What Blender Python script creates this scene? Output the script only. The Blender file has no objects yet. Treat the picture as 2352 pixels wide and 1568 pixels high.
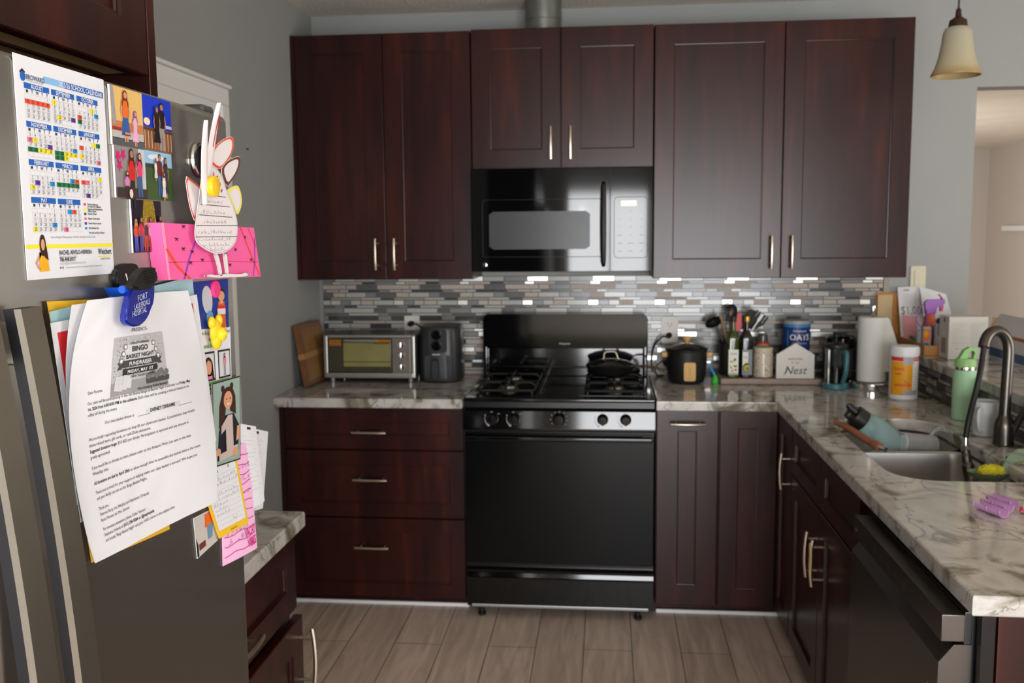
import bpy, bmesh, math, random
from mathutils import Vector, Matrix
random.seed(7)
PI = math.pi
S = bpy.context.scene
COL = S.collection
V = Vector

# ---------------------------------------------------------------- camera numbers (metres; x right, y away, z up)
CAM = V((0.5688, -4.3700, 1.5640))
FW = V((-0.09888326, 0.9887355, -0.11235752))
RT = V((0.99509622, 0.09851939, -0.00879994))
UP = V((-0.00236858, 0.11267671, 0.99362888))
FPX = 2180.93
def _ray(u, v): return FW + RT*((u-1176)/FPX) - UP*((v-784)/FPX)
# where the measured sight line meets a real plane of the room
def PX(u, v, x): d = _ray(u, v); return CAM + d*((x-CAM.x)/d.x)
def PY(u, v, y): d = _ray(u, v); return CAM + d*((y-CAM.y)/d.y)
def PZ(u, v, z): d = _ray(u, v); return CAM + d*((z-CAM.z)/d.z)

# ---------------------------------------------------------------- materials
def lin(c):
    return tuple(((x/255)/12.92 if x/255 <= .04045 else ((x/255+.055)/1.055)**2.4) for x in c)
MATS = {}
def mat(name, rgb, rough=.5, metal=0, var=.06, vscale=40, trans=0, ior=1.45, spec=.5, bump=0, bscale=200, coat=0, alpha=1, aniso=0, sss=0):
    if name in MATS: return MATS[name]
    m = bpy.data.materials.new(name); m.use_nodes = True
    nt = m.node_tree; b = nt.nodes['Principled BSDF']
    c = lin(rgb)
    b.inputs['Roughness'].default_value = rough
    b.inputs['Metallic'].default_value = metal
    b.inputs['IOR'].default_value = ior
    b.inputs['Specular IOR Level'].default_value = spec
    b.inputs['Transmission Weight'].default_value = trans
    b.inputs['Coat Weight'].default_value = coat
    b.inputs['Alpha'].default_value = alpha
    if aniso:
        b.inputs['Anisotropic'].default_value = aniso
        t = nt.nodes.new('ShaderNodeTangent'); t.direction_type = 'RADIAL'; t.axis = 'Z'
        nt.links.new(t.outputs[0], b.inputs['Tangent'])
    tc = nt.nodes.new('ShaderNodeTexCoord')
    if var > 0:
        n = nt.nodes.new('ShaderNodeTexNoise'); n.inputs['Scale'].default_value = vscale; n.inputs['Detail'].default_value = 3
        nt.links.new(tc.outputs['Object'], n.inputs['Vector'])
        r = nt.nodes.new('ShaderNodeMixRGB')
        r.inputs[1].default_value = (*[max(0, x*(1-var)) for x in c], 1)
        r.inputs[2].default_value = (*[min(1, x*(1+var)) for x in c], 1)
        nt.links.new(n.outputs['Fac'], r.inputs[0]); nt.links.new(r.outputs[0], b.inputs['Base Color'])
    else:
        b.inputs['Base Color'].default_value = (*c, 1)
    if bump > 0:
        n2 = nt.nodes.new('ShaderNodeTexNoise'); n2.inputs['Scale'].default_value = bscale; n2.inputs['Detail'].default_value = 4
        nt.links.new(tc.outputs['Object'], n2.inputs['Vector'])
        bp = nt.nodes.new('ShaderNodeBump'); bp.inputs['Strength'].default_value = bump; bp.inputs['Distance'].default_value = .01
        nt.links.new(n2.outputs['Fac'], bp.inputs['Height']); nt.links.new(bp.outputs[0], b.inputs['Normal'])
    MATS[name] = m
    return m

def ramp(nt, stops, interp='LINEAR'):
    r = nt.nodes.new('ShaderNodeValToRGB'); r.color_ramp.interpolation = interp
    els = r.color_ramp.elements
    while len(els) < len(stops): els.new(.5)
    for e, (p, c) in zip(els, stops):
        e.position = p; e.color = (*lin(c), 1)
    return r

def mat_cherry():
    m = bpy.data.materials.new('cherry_wood'); m.use_nodes = True; nt = m.node_tree; b = nt.nodes['Principled BSDF']
    g = nt.nodes.new('ShaderNodeNewGeometry')
    mp = nt.nodes.new('ShaderNodeMapping'); mp.inputs['Scale'].default_value = (14, 14, 1.6)
    nt.links.new(g.outputs['Position'], mp.inputs['Vector'])
    n = nt.nodes.new('ShaderNodeTexNoise'); n.inputs['Scale'].default_value = 1.0; n.inputs['Detail'].default_value = 6; n.inputs['Distortion'].default_value = .6
    nt.links.new(mp.outputs[0], n.inputs['Vector'])
    r = ramp(nt, [(.3, (30, 8, 6)), (.55, (46, 13, 9)), (.75, (68, 23, 13))])
    nt.links.new(n.outputs['Fac'], r.inputs[0]); nt.links.new(r.outputs[0], b.inputs['Base Color'])
    b.inputs['Roughness'].default_value = .28
    b.inputs['Specular IOR Level'].default_value = .36
    return m

def mat_granite():
    m = bpy.data.materials.new('granite'); m.use_nodes = True; nt = m.node_tree; b = nt.nodes['Principled BSDF']
    N = nt.nodes.new; L = nt.links.new
    g = N('ShaderNodeNewGeometry')
    mp = N('ShaderNodeMapping'); mp.inputs['Scale'].default_value = (1, 1, 1); mp.inputs['Rotation'].default_value = (0, 0, .6)
    L(g.outputs['Position'], mp.inputs['Vector'])
    n1 = N('ShaderNodeTexNoise'); n1.inputs['Scale'].default_value = 5.0; n1.inputs['Detail'].default_value = 6; n1.inputs['Distortion'].default_value = 1.4
    L(mp.outputs[0], n1.inputs['Vector'])
    base = ramp(nt, [(.27, (84, 82, 66)), (.36, (134, 131, 114)), (.42, (188, 184, 177)), (.56, (206, 203, 199)), (.62, (176, 172, 162)), (.68, (126, 121, 104)), (.75, (92, 86, 70))])
    L(n1.outputs['Fac'], base.inputs[0])
    n2 = N('ShaderNodeTexNoise'); n2.inputs['Scale'].default_value = 2.6; n2.inputs['Detail'].default_value = 5; n2.inputs['Distortion'].default_value = 1.7
    mp2 = N('ShaderNodeMapping'); mp2.inputs['Location'].default_value = (3.1, 1.7, .4); mp2.inputs['Rotation'].default_value = (0, 0, .9); mp2.inputs['Scale'].default_value = (1.5, .9, 1.2)
    L(g.outputs['Position'], mp2.inputs['Vector']); L(mp2.outputs[0], n2.inputs['Vector'])
    vein = ramp(nt, [(.40, (0, 0, 0)), (.488, (60, 60, 60)), (.50, (255, 255, 255)), (.512, (60, 60, 60)), (.54, (0, 0, 0))])
    L(n2.outputs['Fac'], vein.inputs[0])
    mx = N('ShaderNodeMixRGB'); mx.inputs[2].default_value = (*lin((74, 62, 46)), 1)
    mul = N('ShaderNodeMath'); mul.operation = 'MULTIPLY'; mul.inputs[1].default_value = .62
    L(vein.outputs[0], mul.inputs[0]); L(mul.outputs[0], mx.inputs[0]); L(base.outputs[0], mx.inputs[1])
    n3 = N('ShaderNodeTexNoise'); n3.inputs['Scale'].default_value = 160; n3.inputs['Detail'].default_value = 2
    L(g.outputs['Position'], n3.inputs['Vector'])
    mx2 = N('ShaderNodeMixRGB'); mx2.blend_type = 'MULTIPLY'; mx2.inputs[0].default_value = .25
    L(mx.outputs[0], mx2.inputs[1]); L(n3.outputs['Fac'], mx2.inputs[2])
    L(mx2.outputs[0], b.inputs['Base Color'])
    b.inputs['Roughness'].default_value = .09
    return m

def mat_floor():
    m = bpy.data.materials.new('floor_planks'); m.use_nodes = True; nt = m.node_tree; b = nt.nodes['Principled BSDF']
    N = nt.nodes.new; L = nt.links.new
    g = N('ShaderNodeNewGeometry')
    mp = N('ShaderNodeMapping'); mp.inputs['Rotation'].default_value = (0, 0, PI/2); mp.inputs['Location'].default_value = (0.3, .06, 0)
    L(g.outputs['Position'], mp.inputs['Vector'])
    br = N('ShaderNodeTexBrick'); br.offset = .37; br.inputs['Scale'].default_value = 1
    br.inputs['Brick Width'].default_value = 1.22; br.inputs['Row Height'].default_value = .182
    br.inputs['Mortar Size'].default_value = .0018; br.inputs['Bias'].default_value = 0
    br.inputs['Color1'].default_value = (*lin((224, 207, 194)), 1); br.inputs['Color2'].default_value = (*lin((206, 189, 176)), 1)
    br.inputs['Mortar'].default_value = (*lin((104, 90, 80)), 1)
    L(mp.outputs[0], br.inputs['Vector'])
    mp2 = N('ShaderNodeMapping'); mp2.inputs['Scale'].default_value = (22, 2.2, 1)
    L(g.outputs['Position'], mp2.inputs['Vector'])
    n = N('ShaderNodeTexNoise'); n.inputs['Scale'].default_value = 1; n.inputs['Detail'].default_value = 6; n.inputs['Distortion'].default_value = 1.2
    L(mp2.outputs[0], n.inputs['Vector'])
    r = ramp(nt, [(.25, (186, 174, 168)), (.7, (255, 250, 246))])
    L(n.outputs['Fac'], r.inputs[0])
    mx = N('ShaderNodeMixRGB'); mx.blend_type = 'MULTIPLY'; mx.inputs[0].default_value = .8
    L(br.outputs['Color'], mx.inputs[1]); L(r.outputs[0], mx.inputs[2]); L(mx.outputs[0], b.inputs['Base Color'])
    b.inputs['Roughness'].default_value = .42
    return m

def mat_ceiling():
    m = mat('ceiling_paint', (228, 220, 206), .9, var=.12, vscale=3, bump=.9, bscale=70)
    return m

# ---------------------------------------------------------------- mesh builder
class MB:
    def __init__(s): s.bm = bmesh.new()
    def _faces(s, fs, m):
        for f in fs: f.material_index = m
    def box(s, x0, x1, y0, y1, z0, z1, bev=0, m=0, seg=2):
        r = bmesh.ops.create_cube(s.bm, size=1)
        vs = r['verts']
        for v in vs:
            v.co = V(((x0+x1)/2+v.co.x*(x1-x0), (y0+y1)/2+v.co.y*(y1-y0), (z0+z1)/2+v.co.z*(z1-z0)))
        fs = list({f for v in vs for f in v.link_faces}); s._faces(fs, m)
        if bev > 0:
            es = list({e for v in vs for e in v.link_edges})
            bmesh.ops.bevel(s.bm, geom=es, offset=bev, segments=seg, profile=.5, affect='EDGES', clamp_overlap=True)
        return s
    def ring(s, c, u, w, r, n):
        return [s.bm.verts.new(c + (u*math.cos(2*PI*i/n) + w*math.sin(2*PI*i/n))*r) for i in range(n)]
    def _bridge(s, a, b, m):
        n = len(a)
        for i in range(n):
            f = s.bm.faces.new((a[i], a[(i+1) % n], b[(i+1) % n], b[i])); f.material_index = m
    def _cap(s, r, m, flip=False):
        try:
            f = s.bm.faces.new(r[::-1] if flip else r); f.material_index = m
        except ValueError: pass
    def tube(s, pts, r, seg=10, m=0, caps=True, flat=None, side=None):
        pts = [V(p) for p in pts]; n = len(pts)
        rs = r if isinstance(r, (list, tuple)) else [r]*n
        t0 = (pts[1]-pts[0]).normalized()
        up = V(side) if side else (V((0, 0, 1)) if abs(t0.z) < .9 else V((1, 0, 0)))
        u = (up - t0*up.dot(t0)).normalized()
        prev = None
        for i in range(n):
            if i == 0: t = t0
            elif i == n-1: t = (pts[i]-pts[i-1]).normalized()
            else: t = ((pts[i+1]-pts[i]).normalized() + (pts[i]-pts[i-1]).normalized()).normalized()
            u = (u - t*u.dot(t)).normalized(); w = t.cross(u)
            ring = s.ring(pts[i], u*(flat or 1), w, rs[i], seg)
            if prev: s._bridge(prev, ring, m)
            elif caps: s._cap(ring, m, True)
            prev = ring
        if caps: s._cap(prev, m)
        return s
    def cyl(s, p0, p1, r0, r1=None, seg=20, m=0): return s.tube([p0, p1], [r0, r0 if r1 is None else r1], seg, m)
    def lathe(s, prof, c, seg=28, m=0, axis=(0, 0, 1), mfun=None):
        c = V(c); ax = V(axis).normalized()
        u = (V((1, 0, 0)) if abs(ax.x) < .9 else V((0, 1, 0))); u = (u-ax*u.dot(ax)).normalized(); w = ax.cross(u)
        prev = None; pr = None
        for k, (r, h) in enumerate(prof):
            if r < 1e-6: ring = [s.bm.verts.new(c+ax*h)]
            else: ring = s.ring(c+ax*h, u, w, r, seg)
            mm = mfun(k) if mfun else m
            if prev:
                if len(prev) == 1 and len(ring) > 1:
                    for i in range(seg):
                        f = s.bm.faces.new((prev[0], ring[(i+1) % seg], ring[i])); f.material_index = mm
                elif len(ring) == 1 and len(prev) > 1:
                    for i in range(seg):
                        f = s.bm.faces.new((prev[i], prev[(i+1) % seg], ring[0])); f.material_index = mm
                elif len(ring) > 1: s._bridge(prev, ring, mm)
            prev = ring
        return s
    def ngon(s, pts, m=0):
        f = s.bm.faces.new([s.bm.verts.new(V(p)) for p in pts]); f.material_index = m
        return s
    def prism(s, poly, f, n0, n1, m=0, bev=0):
        a = [s.bm.verts.new(f(p[0], p[1], n0)) for p in poly]; b = [s.bm.verts.new(f(p[0], p[1], n1)) for p in poly]
        fs = [s.bm.faces.new(a[::-1]), s.bm.faces.new(b)]
        k = len(poly)
        for i in range(k): fs.append(s.bm.faces.new((a[i], a[(i+1) % k], b[(i+1) % k], b[i])))
        s._faces(fs, m)
        if bev:
            es = list({e for x in b for e in x.link_edges if e.other_vert(x) in b})
            bmesh.ops.bevel(s.bm, geom=es, offset=bev, segments=2, affect='EDGES', clamp_overlap=True)
        return s
    def grid(s, f, nu, nv, m=0):
        g = [[s.bm.verts.new(f(i/nu, j/nv)) for j in range(nv+1)] for i in range(nu+1)]
        for i in range(nu):
            for j in range(nv):
                q = s.bm.faces.new((g[i][j], g[i+1][j], g[i+1][j+1], g[i][j+1])); q.material_index = m
        return g
    def sheet(s, f, nu, nv, th=.0005, m=0):      # paper: f(a,b,h)
        a = s.grid(lambda i, j: f(i, j, 0), nu, nv, m); b = s.grid(lambda i, j: f(i, j, -th), nu, nv, m)
        for row in b:
            pass
        def edge(p, q):
            for k in range(len(p)-1):
                x = s.bm.faces.new((p[k], p[k+1], q[k+1], q[k])); x.material_index = m
        edge(a[0], b[0]); edge(a[-1], b[-1]); edge([r[0] for r in a], [r[0] for r in b]); edge([r[-1] for r in a], [r[-1] for r in b])
        return s

WM = {}
def _link(o, parent):
    COL.objects.link(o)
    if parent is not None: o.parent = parent
def obj(name, mb, mats, parent=None, smooth=32, recalc=True):
    me = bpy.data.meshes.new(name)
    if recalc: bmesh.ops.recalc_face_normals(mb.bm, faces=mb.bm.faces)
    mb.bm.to_mesh(me); mb.bm.free()
    o = bpy.data.objects.new(name, me)
    if parent is None:
        xs = [v.co for v in me.vertices]
        lo = V([min(c[i] for c in xs) for i in range(3)]); hi = V([max(c[i] for c in xs) for i in range(3)])
        W = Matrix.Translation(V(((lo.x+hi.x)/2, (lo.y+hi.y)/2, lo.z)))
        o.location = W.translation
    else: W = WM[parent.name]
    me.transform(W.inverted())
    WM[o.name] = W
    for m in (mats if isinstance(mats, (list, tuple)) else [mats]): me.materials.append(m)
    if smooth:
        for p in me.polygons: p.use_smooth = True
        me.set_sharp_from_angle(angle=math.radians(smooth))
        wn = o.modifiers.new('weighted_normal', 'WEIGHTED_NORMAL'); wn.keep_sharp = True; wn.weight = 80
    _link(o, parent)
    return o
def tag(o, label=None, cat=None, group=None, kind=None):
    if label: o['label'] = label
    if cat: o['category'] = cat
    if group: o['group'] = group
    if kind: o['kind'] = kind
    return o
def thing(name, label, cat, loc, group=None, kind=None):
    o = bpy.data.objects.new(name, None); o.empty_display_size = .05
    o.location = loc; COL.objects.link(o); WM[o.name] = Matrix.Translation(V(loc))
    return tag(o, label, cat, group, kind)

# ---------------------------------------------------------------- lettering
class Font:
    def __init__(s):
        s.cu = bpy.data.curves.new('glyph', 'FONT'); s.ob = bpy.data.objects.new('glyph', s.cu); COL.objects.link(s.ob)
        s.cu.resolution_u = 2; s.g = {}
        s.xI = {}
    def _mesh(s, txt, off):
        s.cu.body = txt; s.cu.offset = off
        dg = bpy.context.evaluated_depsgraph_get(); dg.update()
        e = s.ob.evaluated_get(dg); me = e.to_mesh()
        vs = [(v.co.x, v.co.y) for v in me.vertices]; fs = [tuple(p.vertices) for p in me.polygons]
        e.to_mesh_clear(); return vs, fs
    def get(s, ch, bold):
        k = (ch, bold)
        if k not in s.g:
            off = .018 if bold else 0
            if bold not in s.xI: s.xI[bold] = max(v[0] for v in s._mesh('I', off)[0])
            vs, fs = s._mesh(ch, off) if ch != ' ' else ([], [])
            adv = max(v[0] for v in s._mesh(ch+'I', off)[0]) - s.xI[bold]
            s.g[k] = (vs, fs, adv)
        return s.g[k]
    def done(s):
        bpy.data.objects.remove(s.ob); bpy.data.curves.remove(s.cu)
FONT = Font()

class Print:
    """flat ink on a surface: f(u, v, h) -> point; materials collected in order of use"""
    def __init__(s, f): s.f = f; s.mb = MB(); s.mats = []; s.k = 0
    def mi(s, m):
        if m not in s.mats: s.mats.append(m)
        return s.mats.index(m)
    def _h(s, l): return .00035 + .0002*l
    def rect(s, u0, v0, u1, v1, m, l=0, n=1, nv=1):
        k = s.mi(m); h = s._h(l)
        s.mb.grid(lambda i, j: s.f(u0+(u1-u0)*i, v0+(v1-v0)*j, h), n, nv, k); return s
    def poly(s, pts, m, l=0):
        s.mb.ngon([s.f(p[0], p[1], s._h(l)) for p in pts], s.mi(m)); return s
    def oval(s, cu, cv, ru, rv, m, l=0, n=16, rot=0):
        c, d = math.cos(rot), math.sin(rot)
        return s.poly([(cu+ru*math.cos(2*PI*i/n)*c-rv*math.sin(2*PI*i/n)*d, cv+ru*math.cos(2*PI*i/n)*d+rv*math.sin(2*PI*i/n)*c) for i in range(n)], m, l)
    def line(s, pts, w, m, l=0):
        for (a, b), (c, d) in zip(pts, pts[1:]):
            L = math.hypot(c-a, d-b) or 1; nx, ny = -(d-b)/L*w/2, (c-a)/L*w/2
            s.poly([(a+nx, b+ny), (c+nx, d+ny), (c-nx, d-ny), (a-nx, b-ny)], m, l)
        return s
    def text(s, t, u, v, size, m, align='L', bold=False, italic=0, rot=0, l=1, sx=1):
        k = s.mi(m); h = s._h(l)
        W = sum(FONT.get(c, bold)[2] for c in t)*size*sx
        x = -W/2 if align == 'C' else (-W if align == 'R' else 0)
        c, d = math.cos(rot), math.sin(rot)
        for ch in t:
            vs, fs, adv = FONT.get(ch, bold)
            if fs:
                bv = []
                for (a, b) in vs:
                    px, py = x+(a+italic*b)*size*sx, b*size
                    bv.append(s.mb.bm.verts.new(s.f(u+px*c-py*d, v+px*d+py*c, h)))
                for f in fs:
                    try: q = s.mb.bm.faces.new([bv[i] for i in f]); q.material_index = k
                    except ValueError: pass
            x += adv*size*sx
        return s
    def scribble(s, u, v, w, size, m, seed=0, l=1, wd=.0006):      # a line of unreadable handwriting
        r = random.Random(seed); x = 0; pts = []
        while x < w:
            n = r.randint(3, 7)
            for i in range(n):
                pts.append((u+x, v+size*r.choice((0, .45, .5, 1) if i % 2 else (0, 0, .1)))); x += size*.3
            if len(pts) > 1: s.line(pts, wd, m, l)
            pts = []; x += size*.45
        return s
    def build(s, name, parent, label=None):
        o = obj(name, s.mb, s.mats, parent, smooth=0, recalc=False)
        if label: o['label'] = label
        return o
def chaikin(p, n=2):
    for _ in range(n):
        q = []
        for a, b in zip(p, p[1:]+p[:1]):
            q += [(a[0]*.75+b[0]*.25, a[1]*.75+b[1]*.25), (a[0]*.25+b[0]*.75, a[1]*.25+b[1]*.75)]
        p = q
    return p
def wall_map(f):                      # (horizontal a, vertical b, outward n) frames for the three cabinet runs
    return f
def BACK(y): return lambda a, b, n: V((a, y-n, b))
def RIGHT(x): return lambda a, b, n: V((x-n, a, b))
def LEFT(x): return lambda a, b, n: V((x+n, a, b))
# ================================================================ shared materials
CHERRY = mat_cherry(); GRANITE = mat_granite(); FLOOR = mat_floor(); CEIL = mat_ceiling()
WALLM = mat('wall_paint', (152, 154, 152), .75, var=.03, vscale=4, bump=.12, bscale=260)
WALL_L = WALLM
LIVM = mat('living_room_paint', (196, 188, 180), .8, var=.02, vscale=3)
WHITE = mat('white_trim', (232, 232, 230), .45, var=.02)
STEEL = mat('brushed_steel', (152, 148, 141), .27, 1, var=.05, vscale=30, aniso=.96)
SINKM = mat('sink_steel', (196, 194, 190), .36, 1, var=.06, vscale=60)
NICKEL = mat('satin_nickel', (200, 188, 170), .28, 1, var=.03)
CHROME = mat('chrome', (215, 213, 210), .1, 1, var=.02)
BLACKG = mat('black_gloss', (9, 9, 10), .07, var=.05, spec=.6)
BLACKE = mat('black_enamel', (13, 13, 14), .22, var=.06)
BLACKP = mat('black_plastic', (20, 20, 21), .42, var=.08)
BLACKR = mat('black_rubber', (15, 15, 15), .6, var=.08)
IRON = mat('cast_iron', (24, 23, 23), .5, var=.15)
DARKGAP = mat('dark_recess', (10, 8, 8), .7, var=.05)
PAPER = mat('paper_white', (218, 220, 225), .7, var=.012, vscale=12)
PAPERG = mat('paper_grey', (214, 214, 218), .75, var=.02, vscale=12)
INK = mat('ink_black', (26, 26, 28), .7, var=0)
INKG = mat('ink_grey', (110, 110, 114), .7, var=0)
INKL = mat('ink_light_grey', (170, 170, 172), .7, var=0)

# ================================================================ setting
XL, ZC = -.778, 2.558
XR, YE = 5.25, 8.0
YREAR = -7.2
def struct(name, mb, m, parent=None, smooth=0):
    o = obj(name, mb, m, parent, smooth)
    if parent is None: o['kind'] = 'structure'
    return o
struct('floor', MB().box(XL-.1, XR+.1, YREAR-.1, YE+.1, -.1, 0), FLOOR)
struct('ceiling', MB().box(XL-.1, XR+.1, YREAR-.1, YE+.1, ZC, ZC+.1), CEIL)
struct('wall_left', MB().box(XL-.12, XL, YREAR-.1, .115, 0, ZC), WALL_L)
w = MB()
w.prism([(XL-.12, 0), (2.158, 0), (2.158, 2.176), (XR, 2.176), (XR, ZC), (XL-.12, ZC)], lambda a, b, n: V((a, n, b)), 0, .115)
struct('wall_back', w, WALLM)
struct('wall_right', MB().box(XR, XR+.12, YREAR-.1, YE+.1, 0, ZC), LIVM)
struct('wall_far', MB().box(2.04, XR, YE, YE+.12, 0, ZC), LIVM)
struct('wall_hidden', MB().box(2.04, 2.158, .115, YE, 0, ZC), LIVM)
# rear wall behind the viewer with a wide sliding glass door
DX0, DX1, DZ = .22, 2.60, 2.08
w = MB(); w.box(XL, DX0, YREAR, YREAR+.12, 0, ZC); w.box(DX1, XR, YREAR, YREAR+.12, 0, ZC); w.box(DX0, DX1, YREAR, YREAR+.12, DZ, ZC)
struct('wall_rear', w, WALLM)
fr_ = MB()
for a, b in ((DX0, DX0+.06), ((DX0+DX1)/2-.04, (DX0+DX1)/2+.04), (DX1-.06, DX1)): fr_.box(a, b, YREAR+.03, YREAR+.09, 0, DZ)
fr_.box(DX0, DX1, YREAR+.03, YREAR+.09, DZ-.07, DZ); fr_.box(DX0, DX1, YREAR+.03, YREAR+.09, 0, .07)
struct('door_2', fr_, WHITE)
# pony wall carrying the raised bar
struct('wall_bar', MB().box(1.852, 1.975, -2.62, 0, 0, 1.024), WALLM)
# white panelled door with its casing on the left wall
d1 = MB(); d1.box(XL, XL+.012, -1.88, -1.12, 0.01, 2.02)
door1 = struct('door_1', d1, WHITE)
cs = MB(); cs.box(XL, XL+.02, -1.12, -1.058, 0, 2.0195, .004); cs.box(XL, XL+.02, -1.94, -1.88, 0, 2.0195, .004); cs.box(XL, XL+.02, -1.94, -1.058, 2.02, 2.079, .004)
cs.box(XL, XL+.03, -1.945, -1.053, 2.0795, 2.092, .003)
obj('door_casing', cs, WHITE, door1, 0)
pn = MB()
for z0, z1 in ((.2, .95), (1.08, 1.9)):
    for y0, y1 in ((-1.8, -1.53), (-1.47, -1.2)): pn.box(XL+.012, XL+.018, y0, y1, z0, z1, .004)
obj('door_panel', pn, WHITE, door1, 0)
# white strips where cabinets meet the floor
b = MB(); b.box(XL+.002, -.004, -.548, -.533, 0, .016, .004); b.box(.775, 1.275, -.548, -.533, 0, .016, .004)
struct('baseboard_back', b, WHITE)
# far living room ledge
tag(obj('nail', MB().cyl((XL-.006, -.86, 1.89), (XL+.008, -.86, 1.89), .003), IRON), 'small dark nail in the bare left wall between door and cabinet', 'nail')
sh = tag(obj('wall_shelf', MB().box(XR-.05, XR, 6.4, 7.42, 1.55, 1.61, .004), WHITE), 'white shelf on the bright far living room wall seen through the opening', 'shelf')

# ---------------------------------------------------------------- mosaic backsplash
TILES = [mat('tile_charcoal', (70, 70, 70), .18, var=.1), mat('tile_grey', (132, 131, 128), .2, var=.08), mat('tile_light_grey', (176, 175, 171), .16, var=.06),
         mat('tile_beige', (178, 164, 152), .5, var=.1, vscale=90), mat('tile_taupe', (150, 140, 128), .5, var=.1, vscale=90),
         mat('tile_silver', (222, 221, 216), .3, .7, var=.04), mat('tile_dark_grey', (96, 96, 95), .2, var=.08)]
GROUT = mat('grout', (140, 138, 134), .8, var=.05)
def mosaic(name, f, a0, a1, b0, b1, seed, weights, pitch=.302, mirror=False):
    r = random.Random(seed); mb = MB()
    mb.prism([(a0, b0), (a1, b0), (a1, b1), (a0, b1)], f, 0, .004, 7)
    z = b1 - .002; rows = []
    k = 0; last = None
    while z > b0 + .004:
        hgt = (.0235 if k % 2 == 0 else .0130)
        if k % 4 == 2: hgt = .0235
        z0 = max(z-hgt, b0+.001)
        # one sheet's sequence of lengths, repeated along the wall
        seq = []; tot = 0
        while tot < pitch-.03:
            L = r.choice((.048, .062, .097, .098, .146)) ; L = min(L, pitch-tot)
            m = r.choices(range(7), weights)[0]
            while m == last: m = r.choices(range(7), weights)[0]
            last = m; seq.append((L, m)); tot += L
        if tot < pitch: seq[-1] = (seq[-1][0]+pitch-tot, seq[-1][1])
        x = a0 - r.random()*pitch
        while x < a1:
            for L, m in seq:
                p0, p1 = max(x, a0), min(x+L-.0018, a1)
                if p1-p0 > .004:
                    mb.prism([(p0, z0), (p1, z0), (p1, z-.0018), (p0, z-.0018)], f, .004, .008 + (.001 if m < 3 else 0), m, bev=.0012)
                x += L
        z -= hgt; k += 1
    o = obj(name, mb, TILES+[GROUT], None, 0); o['kind'] = 'structure'
    return o
mosaic('trim_1', BACK(0), -.76, 1.792, .913, 1.374, 11, (13, 17, 22, 19, 9, 12, 9)) 
e = MB(); e.box(1.793, 1.818, -.010, 0, .913, 1.374, .002); struct('trim_2', e, TILES[4])
mosaic('trim_3', RIGHT(1.852), -2.60, -.012, .913, 1.023, 5, (22, 14, 12, 8, 8, 2, 22))

# ================================================================ cabinets
def shaker(mb, f, a0, a1, b0, b1, n0, t=.02, rail=.07, rec=.009, m=0, g=.0015):
    """framed door with a recessed flat panel; n0 = back of the door, front at n0+t"""
    a0 += g; a1 -= g; b0 += g; b1 -= g
    n1 = n0+t; e = .004; bm = mb.bm
    def q(a, b, n): return bm.verts.new(f(a, b, n))
    def loop(i, n): return [q(a0+i, b0+i, n), q(a1-i, b0+i, n), q(a1-i, b1-i, n), q(a0+i, b1-i, n)]
    L = [loop(0, n0), loop(0, n1-.002), loop(.002, n1), loop(rail, n1), loop(rail+.001, n1-rec*.55), loop(rail+e, n1-rec*.6), loop(rail+e+.001, n1-rec)]
    for A, B in zip(L, L[1:]): mb._bridge(A, B, m)
    mb._cap(L[0], m, True); mb._cap(L[-1], m)
    return mb
def bow_handle(parent, f, a, b, n, vert, L=.135, name='handle', m=None):
    mb = MB(); pts = []
    for i in range(13):
        t = i/12*2-1; s_ = t*L/2; o = .030+.006*(1-t*t)
        pts.append(f(a+(0 if vert else s_), b+(s_ if vert else 0), n+o))
    sd = f(a+(1 if vert else 0), b+(0 if vert else 1), n) - f(a, b, n)
    mb.tube(pts, .0062, 10, 0, True, .9, sd)
    for t in (-.7, .7):
        p = t*L/2
        A, B = (a, b+p) if vert else (a+p, b)
        mb.cyl(f(A, B, n-.0005), f(A, B, n+.033), .0042, None, 10)
    return obj(name, mb, m or NICKEL, parent)
def door(root, f, a0, a1, b0, b1, n0, name='door', rail=.07, hpos=None, vert=True, L=.135):
    d = obj(name, shaker(MB(), f, a0, a1, b0, b1, n0, rail=rail), CHERRY, root, 0)
    if hpos: bow_handle(d, f, hpos[0], hpos[1], n0+.02, vert, L)
    return d
YU = -.303; f = BACK(YU)
uz0, uz1 = 1.372, 2.410
def upper(name, label, x0, x1, z0, z1, split, hz, filler=0, rail=.078):
    r = thing(name, label, 'cabinet', ((x0+x1)/2, -.15, z0), 'dark cherry wall cabinets over the back counter')
    mb = MB(); mb.box(x0, x1, YU, -.0005, z0, z1, .002)
    if filler: mb.box(x0, x0+filler, YU-.018, YU, z0, z1)
    obj('cabinet_body', mb, CHERRY, r, 0)
    door(r, f, x0+filler, split, z0, z1, 0, rail=rail, hpos=(split-.042, hz))
    door(r, f, split, x1, z0, z1, 0, rail=rail, hpos=(split+.040, hz))
    return r
upper('wall_cabinet', 'left dark cherry wall cabinet with two tall doors above toaster oven', XL+.001, -.003, uz0, uz1, -.378, 1.482, .018)
upper('wall_cabinet', 'short dark cherry wall cabinet mounted directly above the microwave', .0, .7615, 1.836, 2.414, .378, 1.941)
upper('wall_cabinet', 'right wide dark cherry wall cabinet above the oil bottles and oats', .7635, 1.796, uz0, 2.412, 1.288, 1.480)

# duct
dm = mat('galvanised_steel', (128, 132, 124), .42, .8, var=.3, vscale=22)
d = MB(); cx, cy = .296, -.17
d.tube([(cx, cy, 2.405), (cx, cy, 2.47), (cx, cy, 2.472), (cx, cy, ZC)], [.077, .077, .0785, .0785], 32)
tag(obj('vent_duct', d, dm), 'round galvanised vent duct between wall cabinet top and ceiling', 'duct')

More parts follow.
